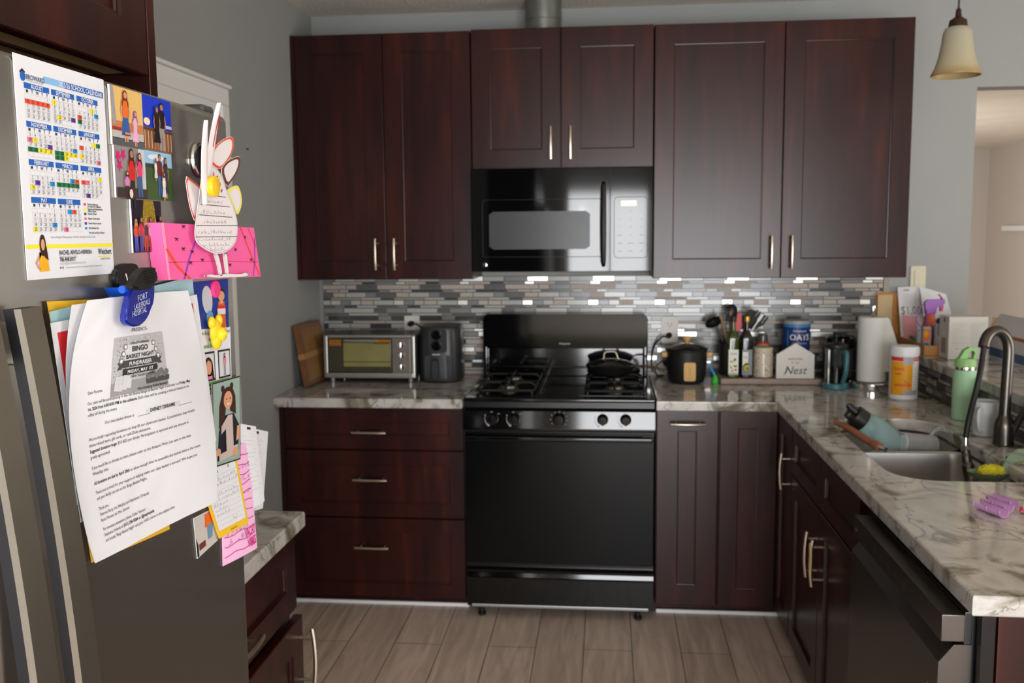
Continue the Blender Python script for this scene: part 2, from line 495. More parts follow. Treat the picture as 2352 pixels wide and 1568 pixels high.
# base run, left of the range
FB = BACK(-.60); CT = .872
r = thing('base_cabinet', 'dark cherry base cabinet with three wide drawers left of the range', 'cabinet', (-.39, -.3, 0), 'dark cherry base cabinets')
mb = MB(); mb.box(XL+.001, -.004, -.60, -.002, .06, CT-.0005, .001); mb.box(XL+.001, -.004, -.53, -.05, 0.001, .06); mb.box(XL+.001, XL+.022, -.618, -.6, .06, CT-.001)
obj('cabinet_body', mb, CHERRY, r, 0)
for z0, z1, hz in ((.690, .866, .766), (.403, .686, .568), (.064, .400, .282)):
    dr = obj('drawer', shaker(MB(), FB, XL+.022, -.005, z0, z1, 0, rail=.058), CHERRY, r, 0)
    bow_handle(dr, FB, -.394, hz, .02, False, .142)
# right of the range
r = thing('base_cabinet', 'narrow dark cherry pull-out base cabinet right of the range', 'cabinet', (.885, -.3, 0), 'dark cherry base cabinets')
mb = MB(); mb.box(.767, 1.012, -.60, -.01, .06, CT-.0005, .001); mb.box(.767, 1.012, -.53, -.05, 0.001, .06)
obj('cabinet_body', mb, CHERRY, r, 0)
door(r, FB, .768, 1.011, .064, .866, 0, rail=.082, hpos=(.890, .815), vert=False, L=.135)
FR = RIGHT(1.26)
r = thing('corner_cabinet', 'dark cherry corner base cabinet with folding door where counters meet', 'cabinet', (1.2, -.4, 0), 'dark cherry base cabinets')
mb = MB(); mb.prism([(1.014, -.01), (1.014, -.60), (1.26, -.60), (1.26, -.908), (1.845, -.908), (1.845, -.01)], lambda a, b, n: V((a, b, n)), .06, CT-.0005)
mb.prism([(1.014, -.05), (1.014, -.53), (1.32, -.53), (1.32, -.908), (1.8, -.908), (1.8, -.05)], lambda a, b, n: V((a, b, n)), .001, .06)
obj('cabinet_body', mb, CHERRY, r, 0)
door(r, FB, 1.015, 1.238, .064, .866, 0, rail=.07)
door(r, FR, -.906, -.622, .064, .866, 0, rail=.07, hpos=(-.878, .690))
# sink base
r = thing('sink_cabinet', 'dark cherry sink base cabinet with rubber-banded handle under the sink', 'cabinet', (1.55, -1.37, 0), 'dark cherry base cabinets')
mb = MB(); mb.box(1.26, 1.276, -1.965, -.911, .06, CT-.0005); mb.box(1.276, 1.845, -.929, -.911, .06, CT-.001); mb.box(1.276, 1.845, -1.965, -1.947, .06, CT-.001); mb.box(1.276, 1.845, -1.946, -.930, .06, .08)
mb.box(1.33, 1.8, -1.965, -.911, .001, .06)
obj('cabinet_body', mb, CHERRY, r, 0)
for y0, y1 in ((-1.372, -.914), (-1.834, -1.376)):
    obj('false_drawer_front', shaker(MB(), FR, y0, y1, .690, .866, 0, rail=.055), CHERRY, r, 0)
for y0, y1, h in ((-1.372, -.914, -1.340), (-1.834, -1.376, -1.425)):
    door(r, FR, y0, y1, .064, .686, 0, rail=.07, hpos=(h, .535), L=.15)
# rubber bands looped on the handle
rb = MB()
for k, dx in enumerate((0, .003)):
    pts = [V((1.236-.031-dx, -1.425+.008*math.cos(t)+.002*k, .545+.055*math.sin(t))) for t in [i/20*2*PI for i in range(21)]]
    rb.tube(pts, .0016, 6, 0, False)
tag(obj('rubber_band', rb, mat('tan_rubber', (205, 175, 125), .6)), 'tan rubber bands looped around sink cabinet door handle', 'rubber band')
# end panel past the dishwasher
mb = MB(); mb.box(1.277, 1.850, -2.640, -2.615, .001, CT-.001, .002)
tag(obj('end_panel', mb, CHERRY), 'cherry end panel closing the peninsula beside the dishwasher', 'panel')
mb = MB(); mb.box(1.25, 1.274, -2.636, -2.613, .001, CT-.002); 
tag(obj('filler_strip', mb, BLACKE), 'black filler strip between the dishwasher door and end panel', 'trim strip')

# ---------------------------------------------------------------- countertops (curve outlines give the sink cut-out)
def slab(name, loops, z0, z1, bev=.006):
    cu = bpy.data.curves.new(name, 'CURVE'); cu.dimensions = '2D'; cu.fill_mode = 'BOTH'
    for L in loops:
        sp = cu.splines.new('POLY'); sp.points.add(len(L)-1); sp.use_cyclic_u = True
        for p, q in zip(sp.points, L): p.co = (q[0], q[1], 0, 1)
    cu.extrude = (z1-z0)/2-bev; cu.bevel_depth = bev; cu.bevel_resolution = 2; cu.offset = -bev
    o = bpy.data.objects.new('tmp', cu); COL.objects.link(o)
    dg = bpy.context.evaluated_depsgraph_get(); dg.update()
    me = bpy.data.meshes.new_from_object(o.evaluated_get(dg)); bpy.data.objects.remove(o); bpy.data.curves.remove(cu)
    mb = MB(); mb.bm.from_mesh(me); bpy.data.meshes.remove(me)
    bmesh.ops.translate(mb.bm, verts=mb.bm.verts, vec=(0, 0, (z0+z1)/2))
    bmesh.ops.remove_doubles(mb.bm, verts=mb.bm.verts, dist=.00005)
    return obj(name, mb, GRANITE, None, 30)
def rrect(x0, x1, y0, y1, rs, n=10):
    out = []
    for (cx, cy, a, r) in ((x1-rs[0], y1-rs[0], 0, rs[0]), (x0+rs[1], y1-rs[1], PI/2, rs[1]), (x0+rs[2], y0+rs[2], PI, rs[2]), (x1-rs[3], y0+rs[3], 1.5*PI, rs[3])):
        for i in range(n+1): out.append((cx+r*math.cos(a+PI/2*i/n), cy+r*math.sin(a+PI/2*i/n)))
    return out
TOP = .912
tag(slab('countertop', [[(XL+.001, -.677), (-.003, -.677), (-.003, -.0095), (XL+.001, -.0095)]], CT, TOP), 'granite countertop carrying the toaster oven and air fryer', 'countertop', 'pale veined granite countertops')
SINK = rrect(1.335, 1.688, -1.838, -.985, (.13, .15, .12, .06))
tag(slab('countertop', [[(.765, -.677), (1.225, -.677), (1.225, -2.654), (1.8425, -2.654), (1.8425, -.0095), (.765, -.0095)], SINK], CT, TOP),
    'L-shaped granite countertop with sink cut-out running along the peninsula', 'countertop', 'pale veined granite countertops')
tag(slab('countertop', [[(XL+.001, -2.995), (-.147, -2.995), (-.147, -2.223), (XL+.001, -2.223)]], CT, TOP), 'short granite countertop beside the refrigerator below the pink note', 'countertop', 'pale veined granite countertops')
tag(slab('bar_top', [[(1.828, -2.66), (2.32, -2.66), (2.32, -.03), (2.146, -.03), (2.146, -.0005), (1.828, -.0005)]], 1.0245, 1.064), 'raised granite bar top along the peninsula behind the sink', 'bar top')

# small base cabinet by the fridge
r = thing('base_cabinet', 'small dark cherry base cabinet with drawer and door beside the refrigerator', 'cabinet', (-.47, -2.6, 0), 'dark cherry base cabinets')
mb = MB(); mb.box(XL+.001, -.185, -2.995, -2.245, .06, CT-.0005, .001); mb.box(XL+.001, -.25, -2.995, -2.26, 0.001, .06)
obj('cabinet_body', mb, CHERRY, r, 0)
FL = LEFT(-.185)
dr = obj('drawer', shaker(MB(), FL, -2.99, -2.248, .682, .866, 0, rail=.06), CHERRY, r, 0)
bow_handle(dr, FL, -2.62, .745, .02, False, .135)
dd = obj('door', shaker(MB(), FL, -2.99, -2.248, .064, .668, .012, rail=.07), CHERRY, r, 0)
bow_handle(dd, FL, -2.268, .565, .032, True, .15)

# cabinet above the fridge with its tall side panel
r = thing('overhead_cabinet', 'deep dark cherry cabinet over the refrigerator with tall side panel', 'cabinet', (-.43, -3.5, 1.8), 'dark cherry wall cabinets over the fridge')
TANW = mat('unfinished_plywood', (190, 160, 110), .6, var=.12, vscale=20)
mb = MB(); mb.box(XL+.001, -.108, -3.965, -3.024, 1.806, 2.5)
obj('cabinet_body', mb, CHERRY, r, 0)
mb = MB(); mb.box(XL+.01, -.110, -3.90, -3.032, 1.7985, 1.8055)
obj('bottom_panel', mb, TANW, r, 0)
mb = MB(); mb.box(-.158, -.150, -3.90, -3.04, 1.7955, 1.7985); obj('stretcher', mb, CHERRY, r, 0)
FO = LEFT(-.108)
door(r, FO, -3.965, -3.494, 1.793, 2.49, 0); door(r, FO, -3.490, -3.024, 1.793, 2.49, 0)
mb = MB(); mb.box(XL+.001, -.088, -3.0225, -3.0, .001, 2.5, .001)
obj('side_panel', mb, CHERRY, r, 0)
# ================================================================ gas range
R = thing('gas_range', 'black gas range with four burners standing between the base cabinets', 'stove', (.381, -.35, 0))
x0, x1 = .0015, .7605
mb = MB(); mb.box(x0, x1, -.640, -.025, .045, .900, .003)
obj('body', mb, BLACKE, R)
mb = MB(); mb.box(x0-.001, x1+.001, -.668, -.025, .900, .917, .006, seg=3)
mb.box(x0+.02, .300, -.60, -.10, .917, .9185); mb.box(.462, x1-.02, -.60, -.10, .917, .9185)
obj('cooktop', mb, BLACKG, R)
# backguard: recessed lower face, overhanging upper panel with rounded corners
def rr_top(a0, a1, b0, b1, r, n=8):
    p = [(a0, b0), (a1, b0)]
    for i in range(n+1): p.append((a1-r+r*math.cos(PI/2*i/n), b1-r+r*math.sin(PI/2*i/n)))
    for i in range(n+1): p.append((a0+r-r*math.sin(PI/2*i/n), b1-r+r*math.cos(PI/2*i/n)))
    return p
bg = MB(); bg.prism(rr_top(.008, .754, 1.047, 1.203, .030), lambda a, b, n: V((a, -.03-n*(1-.32*(b-1.047)/.156), b)), 0, .078, 0, .008)
bg.box(.012, .750, -.075, -.03, .917, 1.05, .004); bg.box(.008, .03, -.10, -.03, .917, 1.06, .006); bg.box(.732, .754, -.10, -.03, .917, 1.06, .006)
bg.box(.03, .732, -.088, -.07, .955, .965, .004)
bgo = obj('backguard', bg, BLACKG, R)
P = Print(lambda a, b, n: V((a, -.03-.0783*(1-.32*(b-1.047)/.156)-n, b))); P.text('Hotpoint', .381, 1.066, .0135, INKL, 'C', True); P.build('badge', bgo)
# control panel, leaning back a little
cp = MB(); cp.prism([(-.640, .776), (-.676, .784), (-.681, .800), (-.674, .866), (-.640, .874)], lambda a, b, n: V((n, a, b)), x0+.001, x1-.001, 0)
cpo = obj('control_panel', cp, BLACKG, R)
def CPF(a, b, n):            # on the sloping panel face
    t = (b-.800)/.066
    return V((a, -.681+.007*t, b)) + V((0, -.994, -.106))*(n)
for kx, big in ((.119, 0), (.206, 0), (.384, 1), (.555, 0), (.645, 0)):
    P = Print(CPF)
    if big:
        P.text('OFF', kx, .868-.008, .005, INKL, 'C')
        for k in range(9):
            a = math.radians(215-k*32); P.oval(kx+.034*math.cos(a), .836+.034*math.sin(a)*.9, .0016, .0016, INKL)
    else:
        P.text('OFF', kx-.004, .860, .0055, INKL, 'C', True); P.text('LITE', kx+.024, .853, .0052, INKL, 'C', True)
        P.text('HI', kx-.030, .848, .0058, INKL, 'C', True); P.text('LO', kx-.016, .806, .0065, INKL, 'C', True)
        for k in range(6):
            a = math.radians(160+k*16); P.oval(kx+.031*math.cos(a), .836+.031*math.sin(a), .0016+.0004*k, .0016+.0004*k, INKL)
    P.build('dial_marking', cpo)
for kx, rr in ((.119, .022), (.206, .022), (.384, .025), (.555, .022), (.645, .022)):
    k = MB(); c = CPF(kx, .837, 0)
    ax = V((0, -.994, -.106))
    k.lathe([(rr*.9, 0), (rr, .002), (rr, .008), (rr*.86, .014), (rr*.80, .022), (rr*.7, .025), (0, .0255)], c, 28, 0, ax)
    fw_ = lambda a, b, n: c + V((a, 0, 0)) + V((0, -.106, .994))*b + ax*n
    k.prism([(-.004, -rr*.8), (.004, -rr*.8), (.004, rr*.8), (-.004, rr*.8)], fw_, .02, .032, 0, .002)
    obj('knob', k, BLACKG, R)
# oven door with full-width bar handle
od = MB(); od.box(x0+.002, x1-.002, -.660, -.641, .236, .772, .004)
OVG = mat('oven_door_enamel', (11, 11, 11), .16, var=.05, spec=.22)
odo = obj('oven_door', od, OVG, R)
h = MB(); h.box(x0+.01, x1-.01, -.700, -.684, .748, .768, .006, seg=3); h.box(x0+.012, x0+.05, -.690, -.659, .750, .766, .003); h.box(x1-.05, x1-.012, -.690, -.659, .750, .766, .003)
obj('handle', h, BLACKG, odo)
dr = MB(); dr.prism([(-.641, .065), (-.660, .065), (-.662, .170), (-.655, .176), (-.650, .192), (-.664, .200), (-.666, .210), (-.641, .214)], lambda a, b, n: V((n, a, b)), x0+.002, x1-.002)
obj('storage_drawer', dr, BLACKG, R, 20)
rl = MB(); rl.box(x0+.02, x1-.02, -.655, -.60, .046, .060, .003); obj('bottom_rail', rl, mat('grey_metal', (150, 150, 150), .4, .8), R)
for fx_ in (.06, .70):
    for fy_ in (-.62, -.10):
        k = MB(); k.lathe([(.014, 0), (.016, .003), (.016, .012), (.009, .016), (.006, .046)], (fx_, fy_, .0005), 16); obj('foot', k, BLACKR, R)
mt = MB()
# burners and grates
BR = mat('burner_aluminium', (120, 116, 108), .45, .9, var=.15)
for bx, by in ((.160, -.455), (.160, -.215), (.603, -.455), (.603, -.215)):
    k = MB(); k.lathe([(.045, 0), (.046, .004), (.036, .006), (.034, .016), (.030, .017)], (bx, by, .9185), 24, 0)
    k.lathe([(.030, .017), (.031, .020), (.028, .024), (0, .026)], (bx, by, .9185), 24, 1)
    obj('burner', k, [BR, BLACKE], R)
for gx in (.160, .603):
    g = MB(); hx, y0, y1, zt = .118, -.585, -.105, .947; r_ = .0052
    ym = (y0+y1)/2
    for ya, yb in ((y0, ym-.003), (ym+.003, y1)):
        c = .03; p = []
        for (cx_, cy_, a0) in ((gx+hx-c, yb-c, 0), (gx-hx+c, yb-c, 90), (gx-hx+c, ya+c, 180), (gx+hx-c, ya+c, 270)):
            for i in range(5):
                a = math.radians(a0+i*22.5); p.append((cx_+c*math.cos(a), cy_+c*math.sin(a), zt-.014))
        p.append(p[0]); g.tube(p, r_, 8, 0, False)
        yc = (ya+yb)/2
        for dx, dy in ((1, 0), (-1, 0), (0, 1), (0, -1)):
            e = hx if dx else (yb-ya)/2
            g.tube([(gx+dx*e, yc+dy*e, zt-.014), (gx+dx*(e-.02), yc+dy*(e-.02), zt), (gx+dx*.028, yc+dy*.028, zt)], r_, 8)
        for sx in (-1, 1):
            for sy in (-1, 1): g.tube([(gx+sx*(hx-.009), yc+sy*((yb-ya)/2-.009), zt-.014), (gx+sx*(hx-.009), yc+sy*((yb-ya)/2-.009), .9187)], r_*.8, 6)
    obj('grate', g, IRON, R)

# ================================================================ microwave
MW = thing('microwave', 'black over-the-range microwave hanging under the short wall cabinet', 'microwave', (.381, -.2, 1.405))
def bulge(a): t = (a-.381)/.376; return .022*(1-t*t)
mb = MB(); mb.box(.004, .758, -.365, -.001, 1.405, 1.8345, .003)
obj('body', mb, BLACKP, MW)
def mwface(name, a0, a1, b0, b1, parent, m, extra=0, n=16, n0=0):
    mb = MB(); pol = [(a0+(a1-a0)*i/n, bulge(a0+(a1-a0)*i/n)+extra) for i in range(n+1)]
    pol = [(a0, n0)] + pol + [(a1, n0)]
    mb.prism([(p[0], -.366-p[1]) for p in pol], lambda a, b, k: V((a, b, k)), b0, b1)
    return obj(name, mb, m, parent, 30)
dmw = mwface('door', .004, .583, 1.408, 1.832, MW, BLACKG, .008)
cpm = mwface('control_panel', .5855, .758, 1.408, 1.832, MW, BLACKG, .008)
def MF(x): return lambda a, b, n: V((a, -.374-bulge(a)-n, b))
MFF = MF(0)
def rr(a0, a1, b0, b1, r, n=6):
    p = []
    for (cx_, cy_, s_) in ((a1-r, b1-r, 0), (a0+r, b1-r, 90), (a0+r, b0+r, 180), (a1-r, b0+r, 270)):
        for i in range(n+1):
            t = math.radians(s_+90*i/n); p.append((cx_+r*math.cos(t), cy_+r*math.sin(t)))
    return p
def curved_patch(name, a0, a1, b0, b1, h, m, parent, r=.012):
    mb = MB(); N = 24
    for i in range(N):
        u0, u1 = a0+(a1-a0)*i/N, a0+(a1-a0)*(i+1)/N
        def ins(u):
            d = min(u-a0, a1-u); return 0 if d >= r else r-math.sqrt(max(0, r*r-(r-d)**2))
        i0, i1 = ins(u0), ins(u1)
        mb.ngon([MFF(u0, b0+i0, h), MFF(u1, b0+i1, h), MFF(u1, b1-i1, h), MFF(u0, b1-i0, h)])
    return obj(name, mb, m, parent, 30, False)
WIN = mat('microwave_window_mesh', (70, 72, 74), .34, var=.06, vscale=300)
curved_patch('window', .078, .500, 1.500, 1.657, .0016, WIN, dmw, .012)
mb = MB(); N = 20
for z_ in (1.468, 1.706): mb.tube([MFF(.055+.49*i/N, z_, .0006) for i in range(N+1)], .0012, 6)
mb.tube([MFF(.055, 1.468, .0006), MFF(.050, 1.48, .0006), MFF(.050, 1.694, .0006), MFF(.055, 1.706, .0006)], .0012, 6)
obj('window_bezel', mb, BLACKP, dmw)
h = MB(); h.tube([MFF(.556, 1.432, .004), MFF(.556, 1.445, .026), MFF(.556, 1.50, .036), MFF(.556, 1.60, .040), MFF(.556, 1.70, .036), MFF(.556, 1.757, .026), MFF(.556, 1.770, .004)], [.008, .010, .0115, .012, .0115, .010, .008], 12)
obj('handle', h, BLACKP, dmw)
k = MB(); c = MFF(.058, 1.436, 0); k.lathe([(.009, 0), (.009, .0015), (.0075, .002), (0, .0022)], c, 24, 0, (0, -1, 0)); obj('badge', k, CHROME, dmw)
mb = MB(); a0, a1, b0, b1 = .600, .738, 1.462, 1.712
mb.tube([MFF(p[0], p[1], .0006) for p in rr(a0, a1, b0, b1, .016)+[rr(a0, a1, b0, b1, .016)[0]]], .0010, 6, 0, False)
obj('keypad_outline', mb, BLACKP, cpm)
P = Print(MFF)
for rw in range(6):
    for cl in range(3):
        P.text(('1', '2', '3', '4', '5', '6', '7', '8', '9', 'Power', '0', 'Time', 'Cook', 'Defrost', 'Timer', 'Start', 'Clock', 'Off')[rw*3+cl], .624+cl*.044, 1.652-rw*.033, .0075, mat('key_grey', (72, 72, 72), .4, var=0), 'C')
P.build('key_legend', cpm)
DISP = mat('display_lit', (240, 240, 215), .4, var=0)
DISP.node_tree.nodes['Principled BSDF'].inputs['Emission Color'].default_value = (*lin((240, 240, 205)), 1)
DISP.node_tree.nodes['Principled BSDF'].inputs['Emission Strength'].default_value = .55
P = Print(MFF); P.rect(.628, 1.676, .692, 1.697, DISP, 1); P.build('display', cpm, 'small lit pale yellow display')
v_ = MB()
for i in range(8): v_.box(.06+i*.08, .12+i*.08, -.30, -.06, 1.4035, 1.405)
obj('underside_vent', v_, BLACKP, MW)

# ================================================================ dishwasher
D = thing('dishwasher', 'dark stainless dishwasher under the near end of the peninsula counter', 'dishwasher', (1.5, -2.29, 0))
DST = mat('dark_stainless', (94, 89, 85), .34, .95, var=.05, vscale=40, aniso=.5)
y0, y1 = -2.606, -1.972
mb = MB(); mb.box(1.246, 1.83, y0+.004, y1-.004, .10, .862, .002); mb.box(1.30, 1.8, y0+.01, y1-.01, .001, .10)
obj('tub', mb, BLACKP, D)
pr = [(1.245, .105), (1.188, .105), (1.187, .764), (1.190, .767), (1.214, .798), (1.245, .798)]
mb = MB(); mb.prism([(p[0], p[1]) for p in pr], lambda a, b, n: V((a, n, b)), y0, y1)
dd = obj('door', mb, DST, D, 20)
mb = MB(); mb.box(1.190, 1.232, y0, y1, .8035, .8555, .0015); mb.box(1.2325, 1.246, y0+.003, y1-.003, .79, .86, .001, 1)
hb = obj('handle', mb, [DST, BLACKP], D, 20)
P = Print(RIGHT(1.190))
P.text('LG', -1.992, .823, .012, INKL, 'L', False, sx=-1)
for i in range(6): P.rect(-2.10-i*.055, .822, -2.112-i*.055, .836, mat('panel_mark', (60, 58, 56), .4, var=0))
P.build('button_markings', hb)
k = MB(); P = Print(RIGHT(1.1875)); n = 20
P.oval(-2.555, .70, .016, .016, mat('badge_grey', (74, 72, 70), .4, .6, var=0)); P.oval(-2.555, .70, .013, .013, DST, 1); P.text('e', -2.549, .692, .018, INKL, 'L', l=2, sx=-1); P.build('badge', dd)

# ================================================================ sink with two bowls
SK = thing('sink', 'stainless double bowl sink set under the peninsula counter', 'sink', (1.51, -1.41, .68))
def bowl(y0, y1, rs, depth):
    mb = MB(); rings = []
    prof = [(.012, 0), (-.006, -.004), (-.009, -.03), (-.014, -depth+.03), (-.022, -depth+.010), (-.045, -depth)]
    for off, dz in prof:
        p = rrect(1.333-off, 1.690+off, y0-off, y1+off, [max(.012, r+off) for r in rs], 8)
        rings.append([mb.bm.verts.new((a, b, CT-.002+dz)) for a, b in p])
    for A, B in zip(rings, rings[1:]): mb._bridge(A, B, 0)
    mb._cap(rings[-1], 0)
    cx_, cy_ = 1.54, (y0+y1)/2
    o = obj('bowl', mb, SINKM, SK, 50)
    k = MB(); k.lathe([(.040, .0015), (.042, .003), (.034, .003), (.030, .001), (0, .001)], (cx_, cy_, CT-.002-depth), 24); obj('drain', k, CHROME, o)
bowl(-1.840, -1.318, (.05, .05, .12, .06), .190)
bowl(-1.286, -.985, (.13, .14, .05, .05), .125)
mb = MB(); mb.box(1.345, 1.680, -1.3245, -1.2795, CT-.016, CT-.0055, .005, seg=3); obj('divider', mb, SINKM, SK)

# ================================================================ faucet
F = thing('faucet', 'brushed bronze gooseneck faucet with hanging spray hose behind the sink', 'faucet', (1.776, -1.388, TOP+.0005))
FM = mat('brushed_bronze', (88, 84, 79), .3, .95, var=.05)
bx, by = 1.776, -1.388
mb = MB(); mb.lathe([(.030, 0), (.031, .004), (.029, .012), (.029, .055), (.026, .072), (.018, .086), (.0165, .095)], (bx, by, TOP+.0005), 28)
obj('base', mb, FM, F)
# neck: rises, arches over towards the sink
pts = [(bx, by, 1.00)]
for i in range(6): pts.append((bx+.0006*i, by, 1.02+.032*i))
cxx, czz = bx-.0395, 1.200
for i in range(15):
    a = math.radians(4+i*11.6); t = i/14
    pts.append((cxx+.0425*math.cos(a), by-.03*t*t, czz+.062*math.sin(a)))
pts2 = pts[:]
nk = MB(); nk.tube(pts2, .0165, 16); no = obj('neck', nk, FM, F, 45)
tip = V(pts2[-1])
ho = MB()
hp = [tip+V((.002, 0, .02)), tip+V((-.004, -.004, -.03)), V(PX(2246, 880, 1.668)), V(PX(2226, 960, 1.650)), V(PX(2218, 1005, 1.640))]
# smooth the hose
def spline(ps, n=8):
    out = []; ps = [V(p) for p in ps]; q = [ps[0]*2-ps[1]]+ps+[ps[-1]*2-ps[-2]]
    for i in range(1, len(q)-2):
        for j in range(n):
            t = j/n
            out.append(.5*((2*q[i])+(-q[i-1]+q[i+1])*t+(2*q[i-1]-5*q[i]+4*q[i+1]-q[i+2])*t*t+(-q[i-1]+3*q[i]-3*q[i+1]+q[i+2])*t**3))
    out.append(ps[-1]); return out
hp = spline(hp); ho.tube(hp, .0085, 12); obj('hose', ho, BLACKR, F)
e_ = hp[-1]; cn = MB(); cn.cyl(e_, e_+V((0, -.002, -.022)), .0075); cn.cyl(e_+V((0, -.002, -.022)), e_+V((.0, -.003, -.040)), .0125); obj('hose_coupling', cn, CHROME, F)
e2 = e_+V((0, -.003, -.040)); sp = MB(); sp.tube(spline([e2+V((0,0,.002)), e2+V((.002, -.01, -.03)), e2+V((.008, -.022, -.07)), e2+V((.018, -.035, -.105))]), [.0125]*4+[.014]*6+[.0175]*8+[.019]*7, 16); obj('spray_head', sp, FM, F, 45)
lv = MB(); p0 = V((bx+.022, by-.008, .955)); p1 = V(PX(2352, 945, 1.845)); p1 = p0+(V((1.825, -1.43, 1.045))-p0)
lv.tube([p0, p0+(p1-p0)*.15, p1], [.014, .012, .0085], 14); obj('lever', lv, FM, F)

# ================================================================ refrigerator
FRX = .029
FRG = thing('refrigerator', 'tall stainless side-by-side refrigerator covered with papers and magnets', 'refrigerator', (-.37, -3.49, 0))
mb = MB(); mb.box(XL+.02, -.045, -3.945, -3.036, .02, 1.715, .004)
obj('body', mb, mat('fridge_side_grey', (66, 65, 64), .45, var=.05), FRG)
def fdoor(name, y0, y1):
    mb = MB(); mb.box(-.040, FRX, y0, y1, .09, 1.735, .011, seg=4); return obj(name, mb, STEEL, FRG, 40)
SPLIT = -3.612
dR = fdoor('refrigerator_door', SPLIT+.003, -3.031); dL = fdoor('freezer_door', -3.945, SPLIT-.003)
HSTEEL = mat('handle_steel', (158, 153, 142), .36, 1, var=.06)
def fhandle(y0, y1, parent):
    mb = MB(); N = 28; prev = None; zt, zb = 1.503, .36; zm = (zt+zb)/2
    for i in range(N+1):
        z = zt+(zb-zt)*i/N; s = (z-zm)/(zt-zm); o = FRX+.034+.042*(1-s*s)
        ring = [mb.bm.verts.new((o-.014, y0, z)), mb.bm.verts.new((o-.004, y0, z)), mb.bm.verts.new((o, y0+.004, z)), mb.bm.verts.new((o, y1-.004, z)), mb.bm.verts.new((o-.004, y1, z)), mb.bm.verts.new((o-.014, y1, z))]
        if prev:
            for q in range(6):
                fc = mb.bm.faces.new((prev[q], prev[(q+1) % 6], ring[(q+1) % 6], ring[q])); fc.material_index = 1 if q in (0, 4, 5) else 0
        else: mb._cap(ring, 1)
        prev = ring
    mb._cap(prev, 1, True)
    for z in (zt-.03, zb+.03): mb.box(FRX-.004, FRX+.034, y0+.006, y1-.006, z-.02, z+.02, .003)
    obj('handle', mb, [HSTEEL, mat('handle_painted_reflection', (34, 34, 38), .35, .3, var=.05)], parent, 30)  # dark reflection on side and back faces is painted into their colour
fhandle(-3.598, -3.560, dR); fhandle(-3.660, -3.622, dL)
mb = MB(); mb.box(-.05, .012, -3.075, -3.036, 1.7352, 1.7475, .005, seg=3); obj('hinge_cover', mb, mat('hinge_grey', (74, 74, 74), .5), FRG)
mb = MB(); mb.box(-.05, -.01, -3.94, -3.04, .015, .085, .003); obj('bottom_grille', mb, BLACKP, FRG)
# ================================================================ things on the back counter
T = TOP+.0008
WOODD = mat('walnut_board', (112, 74, 42), .45, var=.3, vscale=14); WOODL = mat('maple_board', (140, 100, 58), .45, var=.15, vscale=14)
# leaning boards
def board(name, label, corners, th, m, back):
    r = thing(name, label, 'cutting board', tuple((V(corners[2])+V(corners[3]))/2), 'wooden boards leaning in the corner')
    return r
def lean_map(A, Bv, Cv):            # local frame from base corners A (left), Bv (right) and top-left Cv
    U = (Bv-A).normalized(); W = (Cv-A); W = (W-U*W.dot(U)).normalized(); Nn = U.cross(W)
    return (lambda a, b, n: A+U*a+W*b+Nn*n), Nn
A = V((-.742, -.318, T+.001)); Bv = V((-.672, -.115, T+.001)); Cv = V((-.772+.012, -.300, T+.30))
A, Bv, Cv = V((-.700, -.440, T+.008)), V((-.690, -.125, T+.008)), V((-.742, -.435, T+.272))
bf, Nn = lean_map(A, Bv, Cv)
r = thing('cutting_board', 'thick brown wooden board with pale cross band leaning in left corner', 'cutting board', tuple(A))
mb = MB(); mb.prism([(0, 0), (.285, 0), (.285, .268), (0, .268)], bf, -.026, 0, 0, .005); obj('board', mb, WOODD, r, 20)
mb = MB(); mb.prism([(.025, .025), (.26, .025), (.26, .243), (.025, .243)], bf, -.001, .0012, 0); obj('inlay', mb, mat('worn_board_face', (128, 92, 50), .5, var=.2, vscale=10), r, 0)
mb = MB(); mb.prism([(-.0015, .118), (.2865, .118), (.2865, .142), (-.0015, .142)], bf, -.0275, .0016, 0); obj('band', mb, mat('pale_wood_band', (158, 118, 66), .5, var=.12, vscale=20), r, 0)

# toaster oven
r = thing('toaster_oven', 'silver toaster oven with glass door and three knobs left of air fryer', 'toaster oven', (-.465, -.15, T))
tx0, tx1, tf, tb = -.682, -.268, -.285, -.035; z0, z1 = T+.022, T+.212
SILV = mat('silver_paint', (158, 156, 152), .34, .75, var=.05)
mb = MB(); mb.box(tx0, tx1, tf+.012, tb, z0, z1, .012, seg=3); obj('body', mb, mat('toaster_body', (60, 60, 60), .35, .4, var=.06), r)
mb = MB()
mb.box(tx0, tx0+.020, tf-.004, tf+.03, z0, z1, .006); mb.box(tx1-.020, tx1, tf-.004, tf+.03, z0, z1, .006)
mb.box(tx0, tx1, tf, tf+.02, z1-.012, z1+.002, .004); mb.box(tx0+.01, tx1-.01, tf-.006, tf+.02, z0, z0+.024, .004)
obj('frame', mb, SILV, r)
TGL = mat('toaster_glass', (60, 58, 44), .08, var=.05)
mb = MB(); mb.box(tx0+.022, -.375, tf-.004, tf+.008, z0+.026, z1-.014, .003); dg_ = obj('door', mb, TGL, r)
INT = mat('painted_interior_glow', (124, 117, 66), .5, var=.25, vscale=14)  # yellow painted on the door glass to look like a lit interior
mb = MB(); mb.box(-.590, -.379, tf-.0052, tf-.0042, z0+.075, z0+.158); mb.box(-.590, -.379, tf-.0052, tf-.0042, z0+.052, z0+.072); obj('painted_lit_interior', mb, INT, dg_, 0)
AMB = mat('painted_amber_reflection', (150, 96, 26), .2, var=.2)  # amber reflections in the door glass, painted as thin patches
mb = MB(); mb.box(tx0+.028, -.60, tf-.0052, tf-.0042, z1-.045, z1-.018); mb.box(-.455, -.380, tf-.0052, tf-.0042, z1-.036, z1-.018); obj('painted_reflection', mb, AMB, dg_, 0)
